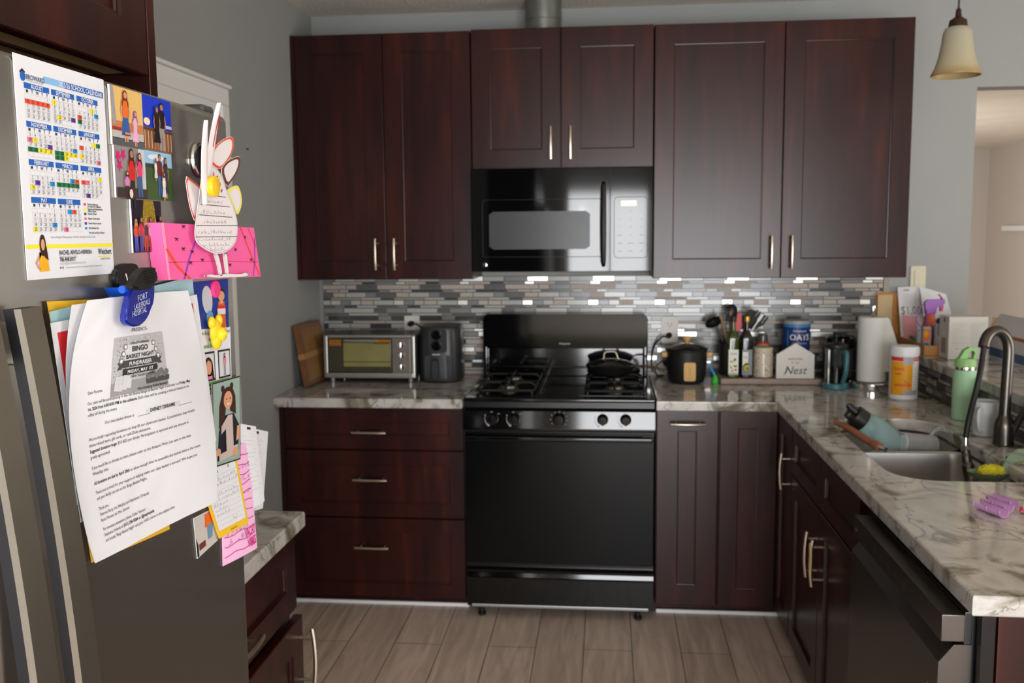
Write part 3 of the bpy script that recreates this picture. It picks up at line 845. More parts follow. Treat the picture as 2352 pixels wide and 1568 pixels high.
hh = MB(); hh.tube([(-.575, tf-.004, z1-.022), (-.575, tf-.03, z1-.020), (-.445, tf-.03, z1-.020), (-.445, tf-.004, z1-.022)], .006, 10); obj('handle', hh, SILV, dg_)
mb = MB(); mb.box(-.372, tx1-.021, tf-.003, tf+.01, z0+.006, z1-.012, .003); pa = obj('control_panel', mb, mat('panel_grey', (120, 114, 106), .35, .6), r)
for kz in (z1-.040, z1-.086, z0+.052):
    k = MB(); k.lathe([(.015, 0), (.015, .004), (.012, .016), (0, .017)], (-.330, tf-.003, kz), 20, 0, (0, -1, 0)); k.box(-.332, -.328, tf-.026, tf-.018, kz-.012, kz+.012, .001); obj('knob', k, CHROME, r)
P = Print(BACK(tf-.0032)); P.oval(-.330, z1-.020, .004, .003, mat('ink_red', (190, 40, 44), .5, var=0)); P.build('mark', pa)
for fx_ in (tx0+.03, tx1-.03):
    for fy_ in (tf+.03, tb-.03):
        k = MB(); k.cyl((fx_, fy_, T), (fx_, fy_, z0+.004), .011, .013); obj('foot', k, SILV, r)

# air fryer
r = thing('air_fryer', 'dark grey air fryer with two round dials left of the range', 'air fryer', (-.170, -.175, T))
AF = mat('fryer_charcoal', (38, 38, 40), .38, var=.05)
ax_, ay_ = -.170, -.165
def sq(rad, z, n=32, p=3.2):
    out = []
    for i in range(n):
        t = 2*PI*i/n; c, s_ = math.cos(t), math.sin(t)
        out.append(V((ax_+rad*math.copysign(abs(c)**(2/p), c), ay_+rad*1.1*math.copysign(abs(s_)**(2/p), s_), z)))
    return out
mb = MB(); prev = None
for rad, dz in ((.088, 0), (.094, .004), (.097, .02), (.096, .15), (.092, .232), (.086, .246), (.070, .250), (.0, .251)):
    if rad == 0: mb._cap(prev, 0); break
    ring = [mb.bm.verts.new(p) for p in sq(rad, T+dz)]
    if prev: mb._bridge(prev, ring, 0)
    else: mb._cap(ring, 0, True)
    prev = ring
bo = obj('body', mb, AF, r)
fy = ay_-.1045
mb = MB(); mb.prism(rr(-.212, -.130, T+.135, T+.235, .012), BACK(fy), -.004, .001, 0); cp_ = obj('control_panel', mb, mat('fryer_panel', (52, 53, 56), .2), r)
for kz in (T+.213, T+.165):
    k = MB(); k.lathe([(.0225, 0), (.0225, .003), (.018, .005), (.016, .018), (0, .019)], (-.176, fy-.001, kz), 24, 0, (0, -1, 0)); obj('dial', k, BLACKG, r)
mb = MB(); mb.prism(rr(-.232, -.108, T+.012, T+.122, .014), BACK(fy+.006), -.004, .006, 0, .003); dr = obj('drawer', mb, AF, r)
mb = MB(); mb.prism(rr(-.192, -.164, T+.018, T+.105, .008), BACK(fy), .0, .034, 0, .004); obj('handle', mb, BLACKP, dr)
mb = MB(); mb.box(-.195, -.160, fy-.004, fy, T+.124, T+.129); obj('light_strip', mb, mat('pale_grey_strip', (170, 170, 175), .3), r, 0)

# outlets
def outlet(name, label, c, w, h, m, plug=None):
    r = thing(name, label, 'outlet', (c[0], -.0105, c[1]-h/2))
    yb = -.0102
    mb = MB(); mb.prism(rr(c[0]-w/2, c[0]+w/2, c[1]-h/2, c[1]+h/2, .004), BACK(yb), 0, .006, 0, .002); p = obj('plate', mb, m, r)
    for dz in (.024, -.024):
        k = MB(); k.prism(rr(c[0]-.016, c[0]+.016, c[1]+dz-.016, c[1]+dz+.016, .008), BACK(yb), .006, .0075, 0, .0005)
        s_ = obj('socket', k, m, r)
        P = Print(BACK(yb-.0076))
        P.rect(c[0]-.008, c[1]+dz-.003, c[0]-.006, c[1]+dz+.007, INK); P.rect(c[0]+.006, c[1]+dz-.003, c[0]+.008, c[1]+dz+.006, INK); P.oval(c[0], c[1]+dz-.009, .0025, .0025, INK); P.build('slots', s_)
    return r
IVORY = mat('outlet_white', (208, 205, 196), .4, var=.02)
outlet('wall_outlet', 'white wall outlet behind the air fryer with black plug', (-.336, 1.13), .072, .118, IVORY)
outlet('wall_outlet', 'white wall outlet right of range with black cord plugged in', (.856, 1.125), .074, .120, IVORY)
def cord(name, label, plug, pts, m=BLACKR, r_=.0038):
    t = thing(name, label, 'cord', tuple(plug))
    mb = MB(); mb.lathe([(.012, 0), (.013, .006), (.012, .022), (.006, .034), (.004, .042)], plug, 14, 0, (-.3, -.95, -.1)); obj('plug', mb, m, t)
    e = V(plug)+V((-.3, -.95, -.1)).normalized()*.040
    mb = MB(); mb.tube(spline([e]+[V(p) for p in pts]), r_, 8); obj('cable', mb, m, t)
cord('power_cord', 'black power cord from the outlet behind the air fryer', (-.334, -.0185, 1.154), [(-.335, -.062, 1.150), (-.300, -.055, 1.150), (-.262, -.030, 1.09), (-.256, -.020, .99), (-.248, -.020, T+.006)])
cord('power_cord', 'black power cord from right outlet arching behind the range', (.856, -.0185, 1.101), [(.815, -.065, 1.095), (.785, -.04, 1.05), (.775, -.02, .99), (.78, -.02, .93)])
cord('power_cord', 'thin black cable lying on counter behind the skillet handle', (.845, -.030, .975), [(.815, -.10, .99), (.79, -.06, .955), (.80, -.03, T+.006), (.83, -.04, T+.005)], BLACKR, .003)
# light switch at the end of the cabinets
r = thing('light_switch', 'cream light switch plate on wall right of the cabinets', 'switch', (1.941, -.0005, 1.305))
mb = MB(); mb.prism(rr(1.909, 1.973, 1.304, 1.408, .004), BACK(-.0005), 0, .006, 0, .002); obj('plate', mb, mat('cream_plastic', (206, 200, 176), .45, var=.02), r)
mb = MB(); mb.prism(rr(1.926, 1.956, 1.323, 1.389, .003), BACK(-.0065), 0, .003, 0, .001); obj('rocker', mb, mat('cream_plastic', (206, 200, 176)), r)

# black pot with wooden knobs
r = thing('rice_pot', 'black pot with wooden knob, side handles and tan hanging tag', 'pot', (.918, -.20, T))
c = (.918, -.20, T); PB = mat('pot_matt_black', (17, 17, 18), .5, var=.06); WK = mat('pale_wood', (196, 154, 92), .5, var=.12, vscale=30)
mb = MB(); mb.lathe([(0, .0), (.064, 0), (.074, .006), (.083, .04), (.087, .09), (.087, .137), (.090, .142), (.090, .147), (.084, .147)], c, 36); obj('pot_body', mb, PB, r)
mb = MB(); mb.lathe([(.092, .146), (.093, .150), (.085, .154), (.06, .164), (.03, .171), (.0, .173)], c, 36); li = obj('lid', mb, mat('pot_lid', (28, 28, 30), .22), r)
mb = MB(); mb.lathe([(.008, .171), (.008, .179), (.013, .182), (.019, .198), (.018, .201), (0, .202)], c, 20); obj('lid_knob', mb, WK, r)
for sx in (-1, 1):
    mb = MB(); mb.box(c[0]+sx*.083-.0 if sx > 0 else c[0]-.110, c[0]+.110 if sx > 0 else c[0]-.083, c[1]-.020, c[1]+.020, T+.112, T+.136, .006, seg=3); obj('side_handle', mb, WK, r)
mb = MB(); mb.prism(rr(c[0]-.018, c[0]+.032, T+.018, T+.098, .008), BACK(c[1]-.0875), -.001, .003, 0, .001); tg = obj('hanging_tag', mb, mat('kraft_tag', (204, 164, 104), .6, var=.05), r)
P = Print(BACK(c[1]-.0905))
for i, t in enumerate(('o', 'x', 'o')): P.text(t, c[0]+.007, T+.070-i*.012, .012, mat('tag_brown', (110, 80, 45), .6, var=0), 'C')
P.text('rice', c[0]+.007, T+.030, .008, mat('tag_brown', (110, 80, 45)), 'C'); P.build('tag_print', tg)
for fx_, fy_ in ((-.05, -.04), (.05, -.04), (0, .055)):
    pass

# skillet with lid on the rear right burner
kz = .9535; kc = (.588, -.235, kz); 
r = thing('skillet', 'black skillet on the rear right burner with steel handle pointing right', 'pan', kc)
PAN = mat('nonstick_black', (18, 17, 17), .4, var=.1)
mb = MB(); mb.lathe([(0, 0), (.080, 0), (.090, .004), (.108, .036), (.1085, .038), (.106, .038), (.088, .006), (0, .004)], kc, 40); obj('pan', mb, [PAN], r)
mb = MB(); hs = V((.690, -.262, kz+.030)); mb.tube(spline([hs, V((.715, -.270, kz+.040)), V((.770, -.290, kz+.036)), V((.828, -.310, kz+.022))]), [.006]*8+[.0085]*8+[.0105]*8+[.009], 12, 0, True, .6, (0, 0, 1)); obj('handle', mb, mat('dull_steel', (130, 118, 104), .35, .9), r)
r = thing('pan_lid', 'domed lid with steel loop handle resting on the skillet', 'lid', (kc[0], kc[1], kz+.0385))
mb = MB(); mb.lathe([(.1075, .0388), (.1085, .0405), (.106, .043), (.10, .046), (.07, .058), (.035, .065), (0, .067)], kc, 40, 0, mfun=lambda k: 1 if k <= 2 else 0); obj('dome', mb, [mat('lid_dark_glass', (34, 33, 31), .1), mat('lid_rim_steel', (165, 150, 130), .25, 1)], r)
mb = MB(); zl = kz+.064; mb.tube(spline([(kc[0]-.038, kc[1], zl-.002), (kc[0]-.030, kc[1], zl+.006), (kc[0]-.024, kc[1], zl+.030), (kc[0]+.018, kc[1], zl+.032), (kc[0]+.030, kc[1], zl+.008), (kc[0]+.040, kc[1], zl-.003)], 5), .0042, 10); obj('handle', mb, MATS['dull_steel'], r)

# utensil crock and utensils
uc = (1.118, -.133, TOP+.0285)
tag(obj('utensil_crock', MB().lathe([(0, 0), (.048, 0), (.052, .004), (.054, .135), (.0555, .139), (.053, .139), (.049, .01), (0, .008)], uc, 32), mat('crock_steel', (96, 98, 98), .3, .9)), 'steel utensil crock standing behind the oil bottles', 'crock')
def utensil(name, label, base, top, head, m, mh=None, r0=.0055):
    t = thing(name, label, 'utensil', tuple(base), 'cooking utensils in the crock')
    base, top = V(base), V(top); d = (top-base).normalized()
    mb = MB(); mb.tube([base, base+(top-base)*.5, top], [r0*.9, r0, r0*.8], 10); obj('shaft', mb, m, t)
    side = V((1, 0, 0)); side = (side-d*side.dot(d)).normalized(); nn = side.cross(d)
    if head[0] == 'spoon':
        _, w, h_, dp = head; mb = MB()
        g = mb.grid(lambda i, j: top+d*(h_*.5-.004) + (side*math.cos(2*PI*i)*w/2 + d*math.sin(2*PI*i)*h_/2)*j + nn*(dp*(j*j-1)), 20, 5)
        g2 = mb.grid(lambda i, j: top+d*(h_*.5-.004) + (side*math.cos(2*PI*i)*w/2 + d*math.sin(2*PI*i)*h_/2)*j + nn*(dp*(j*j-1)-.002), 20, 5)
        obj('head', mb, mh or m, t, 60, False)
    elif head[0] == 'blade':
        _, w, h_, tw = head; mb = MB()
        prof = [(-w*.2, 0), (w*.2, 0), (w/2, h_*.3), (tw/2, h_*.92), (tw*.35, h_), (-tw*.35, h_), (-tw/2, h_*.92), (-w/2, h_*.3)]
        mb.prism(prof, lambda a, b, n: top-d*.006+side*a+d*b+nn*n, -.002, .002, 0, .001); obj('head', mb, mh or m, t)
    elif head[0] == 'fork':
        _, w, h_, k = head; mb = MB()
        mb.prism([(-w*.2, 0), (w*.2, 0), (w/2, h_*.5), (-w/2, h_*.5)], lambda a, b, n: top-d*.006+side*a+d*b+nn*n, -.002, .002)
        for i in range(k):
            a = -w/2+w*(i+.5)/k
            mb.prism([(a-w*.32/k, h_*.48), (a+w*.32/k, h_*.48), (a+w*.32/k, h_), (a-w*.32/k, h_)], lambda a_, b, n: top-d*.006+side*a_+d*b+nn*n, -.002, .002)
        obj('head', mb, mh or m, t)
WS = mat('wooden_spoon', (150, 112, 62), .6, var=.15, vscale=25); REDS = mat('red_silicone', (196, 62, 62), .45)
def crk(dx, dy): return (uc[0]+dx, uc[1]+dy, uc[2]+.012)
utensil('ladle', 'black ladle leaning far left out of the utensil crock', crk(.028, .020), (1.050, -.115, 1.152), ('spoon', .080, .044, .026), BLACKP)
utensil('wooden_spoon', 'slim wooden spoon handle leaning left in the crock', crk(.015, -.02), (1.070, -.138, 1.190), ('blade', .012, .022, .006), WS)
utensil('slotted_spoon', 'round black spoon standing behind the green oil bottle', crk(0, .03), (1.120, -.10, 1.190), ('spoon', .052, .062, .008), BLACKP)
utensil('wooden_spatula', 'wooden spatula handle rising before the round black spoon', crk(.0, -.005), (1.112, -.135, 1.200), ('blade', .011, .024, .008), WS)
utensil('spatula', 'red silicone spatula between the two oil bottles', crk(.012, -.030), (1.142, -.162, 1.135), ('blade', .030, .085, .018), BLACKP, REDS)
utensil('turner', 'black turner with wide pointed blade behind the gold capped bottle', crk(-.02, .012), (1.176, -.118, 1.140), ('blade', .062, .096, .034), BLACKR)
utensil('spaghetti_server', 'black toothed pasta server leaning right in the crock', crk(-.045, .0), (1.214, -.128, 1.152), ('fork', .066, .074, 5), BLACKR)
utensil('whisk', 'white handled utensil leaning far right in the crock', crk(-.035, -.030), (1.224, -.166, 1.176), ('blade', .010, .044, .010), mat('white_plastic', (222, 220, 216), .4), None, .0045)

# tray with bottles, jar, sign
tr = tag(obj('tray', MB().box(1.058, 1.482, -.262, -.075, T, T+.026, .006, seg=3), mat('tray_stone', (150, 132, 122), .5, var=.15, vscale=20)), 'long low stone tray holding oil bottles, jar and sign', 'tray')
TZ = T+.027
def oil(label, cx_, gcol, capm, lab):
    r = thing('oil_bottle', label, 'bottle', (cx_, -.215, TZ), 'oil bottles on the tray'); w = .0245
    G = mat('glass_'+gcol[0], gcol[1], .06, var=.05, trans=.25, ior=1.5)
    mb = MB(); prev = None
    for h_, s_, n_ in ((0, .92, 5), (.004, 1, 5), (.165, 1, 5), (.180, .9, 4), (.196, .55, 2.6), (.206, .42, 2), (.240, .40, 2), (.243, .48, 2), (.250, .46, 2)):
        ring = []
        for i in range(24):
            t = 2*PI*i/24; c_, q_ = math.cos(t), math.sin(t)
            ring.append(mb.bm.verts.new((cx_+w*s_*math.copysign(abs(c_)**(2/n_), c_), -.215+w*s_*math.copysign(abs(q_)**(2/n_), q_), TZ+h_)))
        if prev: mb._bridge(prev, ring, 0)
        else: mb._cap(ring, 0, True)
        prev = ring
    mb._cap(prev, 0); b_ = obj('bottle', mb, G, r)
    k = MB(); k.lathe([(.0115, .240), (.0125, .243), (.0125, .262), (.011, .264), (0, .264)], (cx_, -.215, TZ), 20); obj('cap', k, capm, r)
    P = Print(BACK(-.215-w-.0004))
    P.rect(cx_-.021, TZ+.012, cx_+.021, TZ+.122, lab[0], 0)
    lab[1](P, cx_)
    P.build('label', r)
GRN = mat('leaf_green', (96, 118, 44), .6, var=.1); OLV = mat('olive_yellow', (178, 172, 70), .6, var=.1); REDI = mat('ink_red', (190, 40, 44)); LABW = mat('label_white', (222, 222, 214), .6, var=.02); LABG = mat('label_grey', (120, 126, 130), .5, var=.04)
def lab1(P, c):
    P.text('OLIVE', c, TZ+.100, .011, GRN, 'C', True)
    for i, (a, b) in enumerate(((-.008, .07), (.006, .078), (-.010, .045), (.008, .050), (-.004, .03))): P.oval(c+a, TZ+b, .008, .005, (OLV, GRN)[i % 2], 1, 10, i)
    P.oval(c+.010, TZ+.034, .005, .005, REDI, 1, 10); P.rect(c-.021, TZ+.012, c+.021, TZ+.020, INKL, 1)
def lab2(P, c):
    P.rect(c-.019, TZ+.055, c+.004, TZ+.112, LABW, 1); P.text('OIL', c-.008, TZ+.085, .011, INKG, 'C', True, l=2)
    P.oval(c-.004, TZ+.045, .014, .020, GRN, 1, 16, -.3); P.oval(c-.002, TZ+.043, .010, .015, OLV, 2, 16, -.3); P.oval(c, TZ+.040, .006, .007, mat('pit_brown', (160, 70, 40), .5), 3)
oil('green glass olive oil bottle with black cap on the tray', 1.114, ('green', (62, 76, 18)), BLACKP, (LABW, lab1))
oil('dark glass oil bottle with gold cap and avocado label', 1.172, ('dark', (30, 28, 18)), mat('gold_cap', (190, 150, 66), .3, .7), (LABG, lab2))
# grain jar
jc = (1.245, -.200, TZ)
r = thing('grain_jar', 'glass jar full of pale speckled grains beside the nest sign', 'jar', jc)
GR = bpy.data.materials.new('grains'); GR.use_nodes = True; nt = GR.node_tree; vv = nt.nodes.new('ShaderNodeTexVoronoi'); vv.inputs['Scale'].default_value = 260
tc = nt.nodes.new('ShaderNodeTexCoord'); nt.links.new(tc.outputs['Object'], vv.inputs['Vector'])
rp = ramp(nt, [(.15, (226, 214, 196)), (.55, (198, 184, 164)), (.85, (110, 100, 88))]); nt.links.new(vv.outputs['Distance'], rp.inputs[0]); nt.links.new(rp.outputs[0], nt.nodes['Principled BSDF'].inputs['Base Color']); nt.nodes['Principled BSDF'].inputs['Roughness'].default_value = .5
nt.nodes['Principled BSDF'].inputs['Coat Weight'].default_value = .6
mb = MB(); mb.lathe([(0, 0), (.038, 0), (.043, .004), (.043, .100), (.040, .106), (.038, .112)], jc, 32); obj('grains', mb, GR, r)
mb = MB(); mb.lathe([(.038, .112), (.041, .112), (.041, .128), (.037, .130), (0, .130)], jc, 32); obj('jar_lid', mb, mat('cream_lid', (196, 186, 160), .5), r)
# spice grinder behind
gc = (1.256, -.115, T+.0265)
r = thing('spice_grinder', 'glass spice grinder with red banded label behind the grain jar', 'grinder', gc)
mb = MB(); mb.lathe([(0, 0), (.024, 0), (.026, .004), (.026, .135), (.021, .14)], gc, 24); obj('glass', mb, mat('grinder_glass', (110, 100, 92), .1, trans=.3), r)
mb = MB(); mb.lathe([(.0262, .108), (.0266, .109), (.0266, .1405), (.0262, .141)], gc, 24, 0, mfun=lambda k: 0); obj('label', mb, mat('grinder_label', (190, 160, 116), .6), r)
mb = MB(); mb.lathe([(.0268, .134), (.0270, .135), (.0270, .1425), (.0262, .143)], gc, 24); obj('red_band', mb, REDI, r)
mb = MB(); mb.lathe([(.021, .14), (.022, .142), (.022, .170), (.017, .180), (0, .182)], gc, 24); obj('cap', mb, mat('smoke_cap', (90, 88, 88), .15, trans=.3), r)
# oats canister
oc = (1.398, -.125, T+.0265)
r = thing('oats_canister', 'round blue oats canister with pale lid behind the nest sign', 'canister', oc)
NAVY = mat('oats_blue', (24, 50, 112), .45, var=.05); SKYB = mat('oats_sky_blue', (52, 126, 178), .45, var=.1)
orad = .057
mb = MB(); mb.lathe([(0, 0), (orad, 0), (orad, .175), (orad, .212), (orad, .225)], oc, 40, 0, mfun=lambda k: 0 if k < 4 else 1); ob_ = obj('tube', mb, [NAVY, SKYB], r)
mb = MB(); mb.lathe([(orad, .225), (orad+.0018, .226), (orad+.0018, .240), (orad-.002, .242), (0, .241)], oc, 40); obj('lid', mb, mat('pale_grey_lid', (150, 152, 152), .45), r)
def CYL(c, rad): return lambda a, b, n: V((c[0]+(rad+n)*math.sin(a/rad), c[1]-(rad+n)*math.cos(a/rad), c[2]+b))
P = Print(CYL(oc, orad)); P.rect(-.052, .02, -.046, .20, SKYB, 0, 2); P.text('Old Fashioned', .004, .193, .010, LABW, 'C', True); P.text('OATS', .006, .157, .036, LABW, 'C', True); P.text('100% Whole Grain', .004, .140, .009, LABW, 'C'); P.build('print', ob_)
# nest sign
nx, ny = 1.372, -.238
r = thing('nest_sign', 'white house-shaped wooden sign reading welcome to our Nest', 'sign', (nx, ny, TZ))
mb = MB(); mb.prism([(nx-.079, TZ), (nx+.079, TZ), (nx+.079, TZ+.103), (nx, TZ+.152), (nx-.079, TZ+.103)], BACK(ny), 0, .016, 0, .001); so = obj('panel', mb, mat('sign_white', (214, 211, 204), .6, var=.02), r)
P = Print(BACK(ny-.016)); P.text('welcome', nx, TZ+.080, .0165, mat('ink_slate', (70, 80, 92), .6, var=0), 'C', sx=1.0); P.text('to our', nx, TZ+.065, .0135, mat('ink_slate', (70, 80, 92)), 'C')
SCR = mat('ink_navy_grey', (44, 54, 68), .6, var=0)
P.text('Nest', nx-.002, TZ+.020, .048, SCR, 'C', False, .32, sx=.98); P.line([(nx-.050, TZ+.016), (nx-.044, TZ+.018), (nx-.036, TZ+.028), (nx-.030, TZ+.044)], .0022, SCR, 1)
P.build('lettering', so)
# dish brush at the left end
r = thing('dish_brush', 'blue handled brush with bright green base left of the tray', 'brush', (1.037, -.235, T))
mb = MB(); mb.tube(spline([(1.036, -.235, T+.034), (1.030, -.232, T+.048), (1.019, -.226, T+.066), (1.012, -.222, T+.076)]), .0062, 10); obj('handle', mb, mat('bright_blue', (28, 132, 196), .4), r)
mb = MB(); mb.lathe([(0, 0), (.014, 0), (.017, .004), (.016, .018), (.011, .028), (.007, .038), (0, .039)], (1.0375, -.236, T), 20); obj('base', mb, mat('bright_green', (62, 176, 62), .45), r)
# ================================================================ right-hand counter
# french press
pc = (1.520, -.335, T)
r = thing('french_press', 'glass french press with dark coffee on teal base beside towel roll', 'french press', pc)
TEAL = mat('teal_plastic', (58, 112, 122), .4)
CG = mat('clear_glass', (235, 240, 240), .02, var=0, trans=1, ior=1.2)
mb = MB(); mb.lathe([(0, 0), (.050, 0), (.052, .004), (.050, .020), (.046, .024), (0, .024)], pc, 32); obj('base', mb, TEAL, r)
mb = MB(); mb.lathe([(.043, .026), (.043, .165), (.046, .172), (.0445, .172), (.0415, .165), (.0415, .026)], pc, 32); obj('beaker', mb, CG, r)
mb = MB(); mb.lathe([(0, .0265), (.0405, .0265), (.0405, .090), (0, .090)], pc, 32); obj('coffee', mb, mat('coffee', (20, 11, 7), .15), r)
mb = MB()
for a in (40, 130, 220, 310):
    t = math.radians(a); mb.box(pc[0]+.0455*math.cos(t)-.003, pc[0]+.0455*math.cos(t)+.003, pc[1]+.0455*math.sin(t)-.003, pc[1]+.0455*math.sin(t)+.003, T+.015, T+.165)
obj('frame', mb, CHROME, r)
mb = MB(); mb.lathe([(.047, .170), (.049, .174), (.047, .184), (.020, .192), (.004, .194), (.004, .212), (.013, .216), (.014, .226), (.008, .232), (0, .233)], pc, 32); obj('lid', mb, BLACKP, r)
mb = MB(); mb.tube(spline([(pc[0]+.022, pc[1]-.046, T+.158), (pc[0]+.026, pc[1]-.075, T+.150), (pc[0]+.022, pc[1]-.080, T+.08), (pc[0]+.018, pc[1]-.052, T+.032)]), .009, 10); obj('handle', mb, TEAL, r)
# black appliance behind it (coffee grinder)
bc = (1.590, -.125, T)
r = thing('coffee_grinder', 'black kitchen machine half hidden behind french press and towel roll', 'appliance', bc)
mb = MB(); mb.box(1.528, 1.652, -.185, -.045, T, T+.150, .012, seg=3); obj('body', mb, BLACKP, r)
mb = MB(); mb.lathe([(.058, .150), (.062, .155), (.062, .19), (.050, .20), (0, .204)], bc, 28); obj('hopper', mb, BLACKG, r)
mb = MB(); mb.box(1.540, 1.640, -.190, -.184, T+.05, T+.056); obj('trim', mb, CHROME, r, 0)
# paper towel
tc_ = (1.665, -.330, T)
r = thing('towel_holder', 'chrome paper towel holder with weighted round base', 'holder', tc_)
mb = MB(); mb.lathe([(0, 0), (.083, 0), (.085, .004), (.085, .026), (.080, .030), (0, .031)], tc_, 40); obj('base', mb, CHROME, r)
mb = MB(); mb.lathe([(.006, .031), (.006, .300), (.009, .304), (.012, .33), (.010, .345), (0, .348)], tc_, 16); obj('post', mb, CHROME, r)
mb = MB()
mb.lathe([(.019, .033), (.056, .033), (.058, .036), (.058, .295), (.056, .298), (.019, .298), (.019, .033)], tc_, 44)
ro = tag(obj('paper_towel_roll', mb, mat('towel_white', (216, 216, 212), .9, var=.03, bump=.25, bscale=220)), 'white paper towel roll standing on the chrome holder', 'paper towels')
fl = MB()
def flap(i, j, h):
    a0 = tc_[0]+.045; x = a0+.012+(.074*i)*(1-j)+.016*i*0; return V((tc_[0]+.038+(.020+.070*(1-j)**.9)*i, tc_[1]-.044+.02*i+h, T+.075+.22*j))
fl.sheet(flap, 8, 8, .0006); obj('loose_sheet', fl, MATS['towel_white'], ro, 60)
# wipes canister
wc = (1.722, -.575, T)
r = thing('wipes_canister', 'white and yellow disinfecting wipes canister near the riser tiles', 'canister', wc)
CW = mat('canister_white', (220, 222, 226), .4, var=.01); YEL = mat('label_amber', (222, 156, 22), .45, var=.04); RED_ = mat('label_red', (206, 48, 44), .5, var=.02); ORG = mat('label_orange', (224, 100, 30), .5, var=.03); SILG = mat('label_silver', (160, 164, 170), .4, var=.05)
mb = MB(); mb.lathe([(0, 0), (.050, 0), (.0535, .006), (.0525, .02), (.0525, .170)], wc, 40); bo = obj('tub', mb, CW, r)
mb = MB(); mb.lathe([(.0525, .170), (.0555, .171), (.0560, .196), (.052, .207), (0, .209)], wc, 40); obj('lid', mb, CW, r)
P = Print(CYL(wc, .0525))
P.rect(-.070, .020, .018, .150, YEL, 0, 12); P.rect(-.070, .152, .070, .168, RED_, 0, 16); P.rect(-.018, .140, .022, .168, SILG, 1, 6); P.rect(.018, .02, .065, .150, LABW, 0, 8)
P.rect(-.016, .022, .046, .040, SILG, 1, 8); P.rect(-.050, .055, .014, .064, ORG, 1, 8); P.line([(-.035, .105), (-.010, .075), (.006, .064)], .006, ORG, 2)
P.text('DAYS', -.052, .116, .016, RED_, 'L', True, l=2); P.text('wipes', -.050, .100, .012, RED_, 'L', True, l=2); P.text('FRESH', .024, .157, .010, LABW, 'L', l=2)
for i in range(8): P.rect(.022, .125-i*.011, .056, .1265-i*.011, INKL, 1, 4)
P.build('label', bo)
# green bottle
gb = (1.802, -.985, T)
r = thing('water_bottle', 'mint green insulated water bottle with flip handle behind faucet', 'bottle', gb)
MINT = mat('mint_powder_coat', (166, 208, 168), .5, var=.03); MINL = mat('mint_lid', (146, 196, 124), .45, var=.03)
mb = MB(); mb.lathe([(0, 0), (.036, 0), (.0385, .004), (.0385, .165), (.036, .171), (.034, .173)], gb, 36); obj('bottle', mb, MINT, r)
mb = MB(); mb.lathe([(.0345, .173), (.0350, .174), (.0350, .183), (.0345, .184)], gb, 36); obj('steel_band', mb, CHROME, r)
mb = MB(); mb.lathe([(.0345, .184), (.0355, .185), (.0345, .206), (.030, .212), (0, .213)], gb, 36); li = obj('lid', mb, MINL, r)
mb = MB(); mb.prism([(-.028, .205), (-.010, .240), (.008, .252), (.034, .246), (.036, .232), (.026, .214), (.020, .214), (.026, .232), (.020, .240), (.006, .238), (.000, .206)], lambda a, b, n: V((gb[0]+a, gb[1]+n, T+b)), -.013, .013, 0, .003); obj('carry_handle', mb, MINL, li)
# mug
mc = (1.772, -1.255, T)
r = thing('mug', 'white textured mug with handle beside the faucet base', 'mug', mc)
MG = mat('mug_white', (200, 202, 204), .25, var=.02, bump=.3, bscale=320)
mb = MB(); mb.lathe([(0, 0), (.032, 0), (.036, .004), (.0375, .05), (.041, .108), (.0415, .111), (.039, .111), (.035, .05), (.032, .008), (0, .007)], mc, 36); obj('cup', mb, MG, r)
mb = MB(); hx = V((-.62, -.78, 0)); mb.tube(spline([V(mc)+hx*.037+V((0, 0, .092)), V(mc)+hx*.060+V((0, 0, .088)), V(mc)+hx*.066+V((0, 0, .055)), V(mc)+hx*.050+V((0, 0, .022)), V(mc)+hx*.036+V((0, 0, .016))]), .0055, 10); obj('handle', mb, MG, r)
tag(obj('spoon_rest', MB().tube(spline([(1.79, -1.51, T+.004), (1.81, -1.50, T+.006), (1.835, -1.49, T+.006), (1.842, -1.475, T+.006)]), .004, 8), mat('beige_plastic', (170, 160, 138), .5)), 'thin beige strip lying on granite in front of faucet base', 'strip')

# ------------------------------------------------ in the sink
B0 = PY(1958, 950, -1.17); B1 = PY(2052, 1018, -1.17)
bd = (B1-B0).normalized()
r = thing('shaker_bottle', 'clear teal bottle with black screw cap lying tilted in sink', 'bottle', tuple(B1))
TB = mat('tinted_plastic', (196, 226, 228), .1, var=.03, trans=.7, ior=1.15)
mb = MB(); mb.lathe([(.030, .045), (.037, .050), (.042, .062), (.045, .080), (.045, .150), (.040, .185), (.036, .190), (0, .191)], tuple(B0), 32, 0, tuple(bd)); obj('body', mb, TB, r)
mb = MB(); mb.lathe([(0, .004), (.034, .006), (.036, .010), (.036, .044), (.031, .048), (.0, .048)], tuple(B0), 28, 0, tuple(bd)); cap = obj('cap', mb, BLACKP, r)
sd = V((.35, .1, .93)); sd = (sd-bd*sd.dot(bd)).normalized()
mb = MB(); q0 = B0+sd*.012; mb.cyl(q0+bd*.012, q0-bd*.022, .015, .013, 18); mb.tube([q0-bd*.015, q0-bd*.03+sd*.004], [.011, .009], 12); mb.tube([B0-sd*.020+bd*.01, B0-sd*.018-bd*.016, B0-bd*.014], [.006, .006, .006], 8); obj('spout_lid', mb, BLACKP, cap)
r = thing('silicone_brush', 'brown curved silicone tool resting across far sink corner', 'tool', (1.38, -1.28, .90))
BRN = mat('terracotta_silicone', (146, 94, 70), .5, var=.06)
sp_ = spline([V((1.340, -1.115, .9225)), V((1.366, -1.18, .916)), V((1.392, -1.260, .902)), V((1.412, -1.315, .893)), V((1.424, -1.345, .889))])
mb = MB(); mb.tube(sp_, [.009]*6+[.0115]*10+[.012]*9+[.015]*8, 12); obj('shaft', mb, BRN, r, 60)
mb = MB(); mb.cyl(sp_[-1], sp_[-1]+V((.012, -.022, -.003)), .010, .008, 14); obj('tip', mb, CHROME, r)
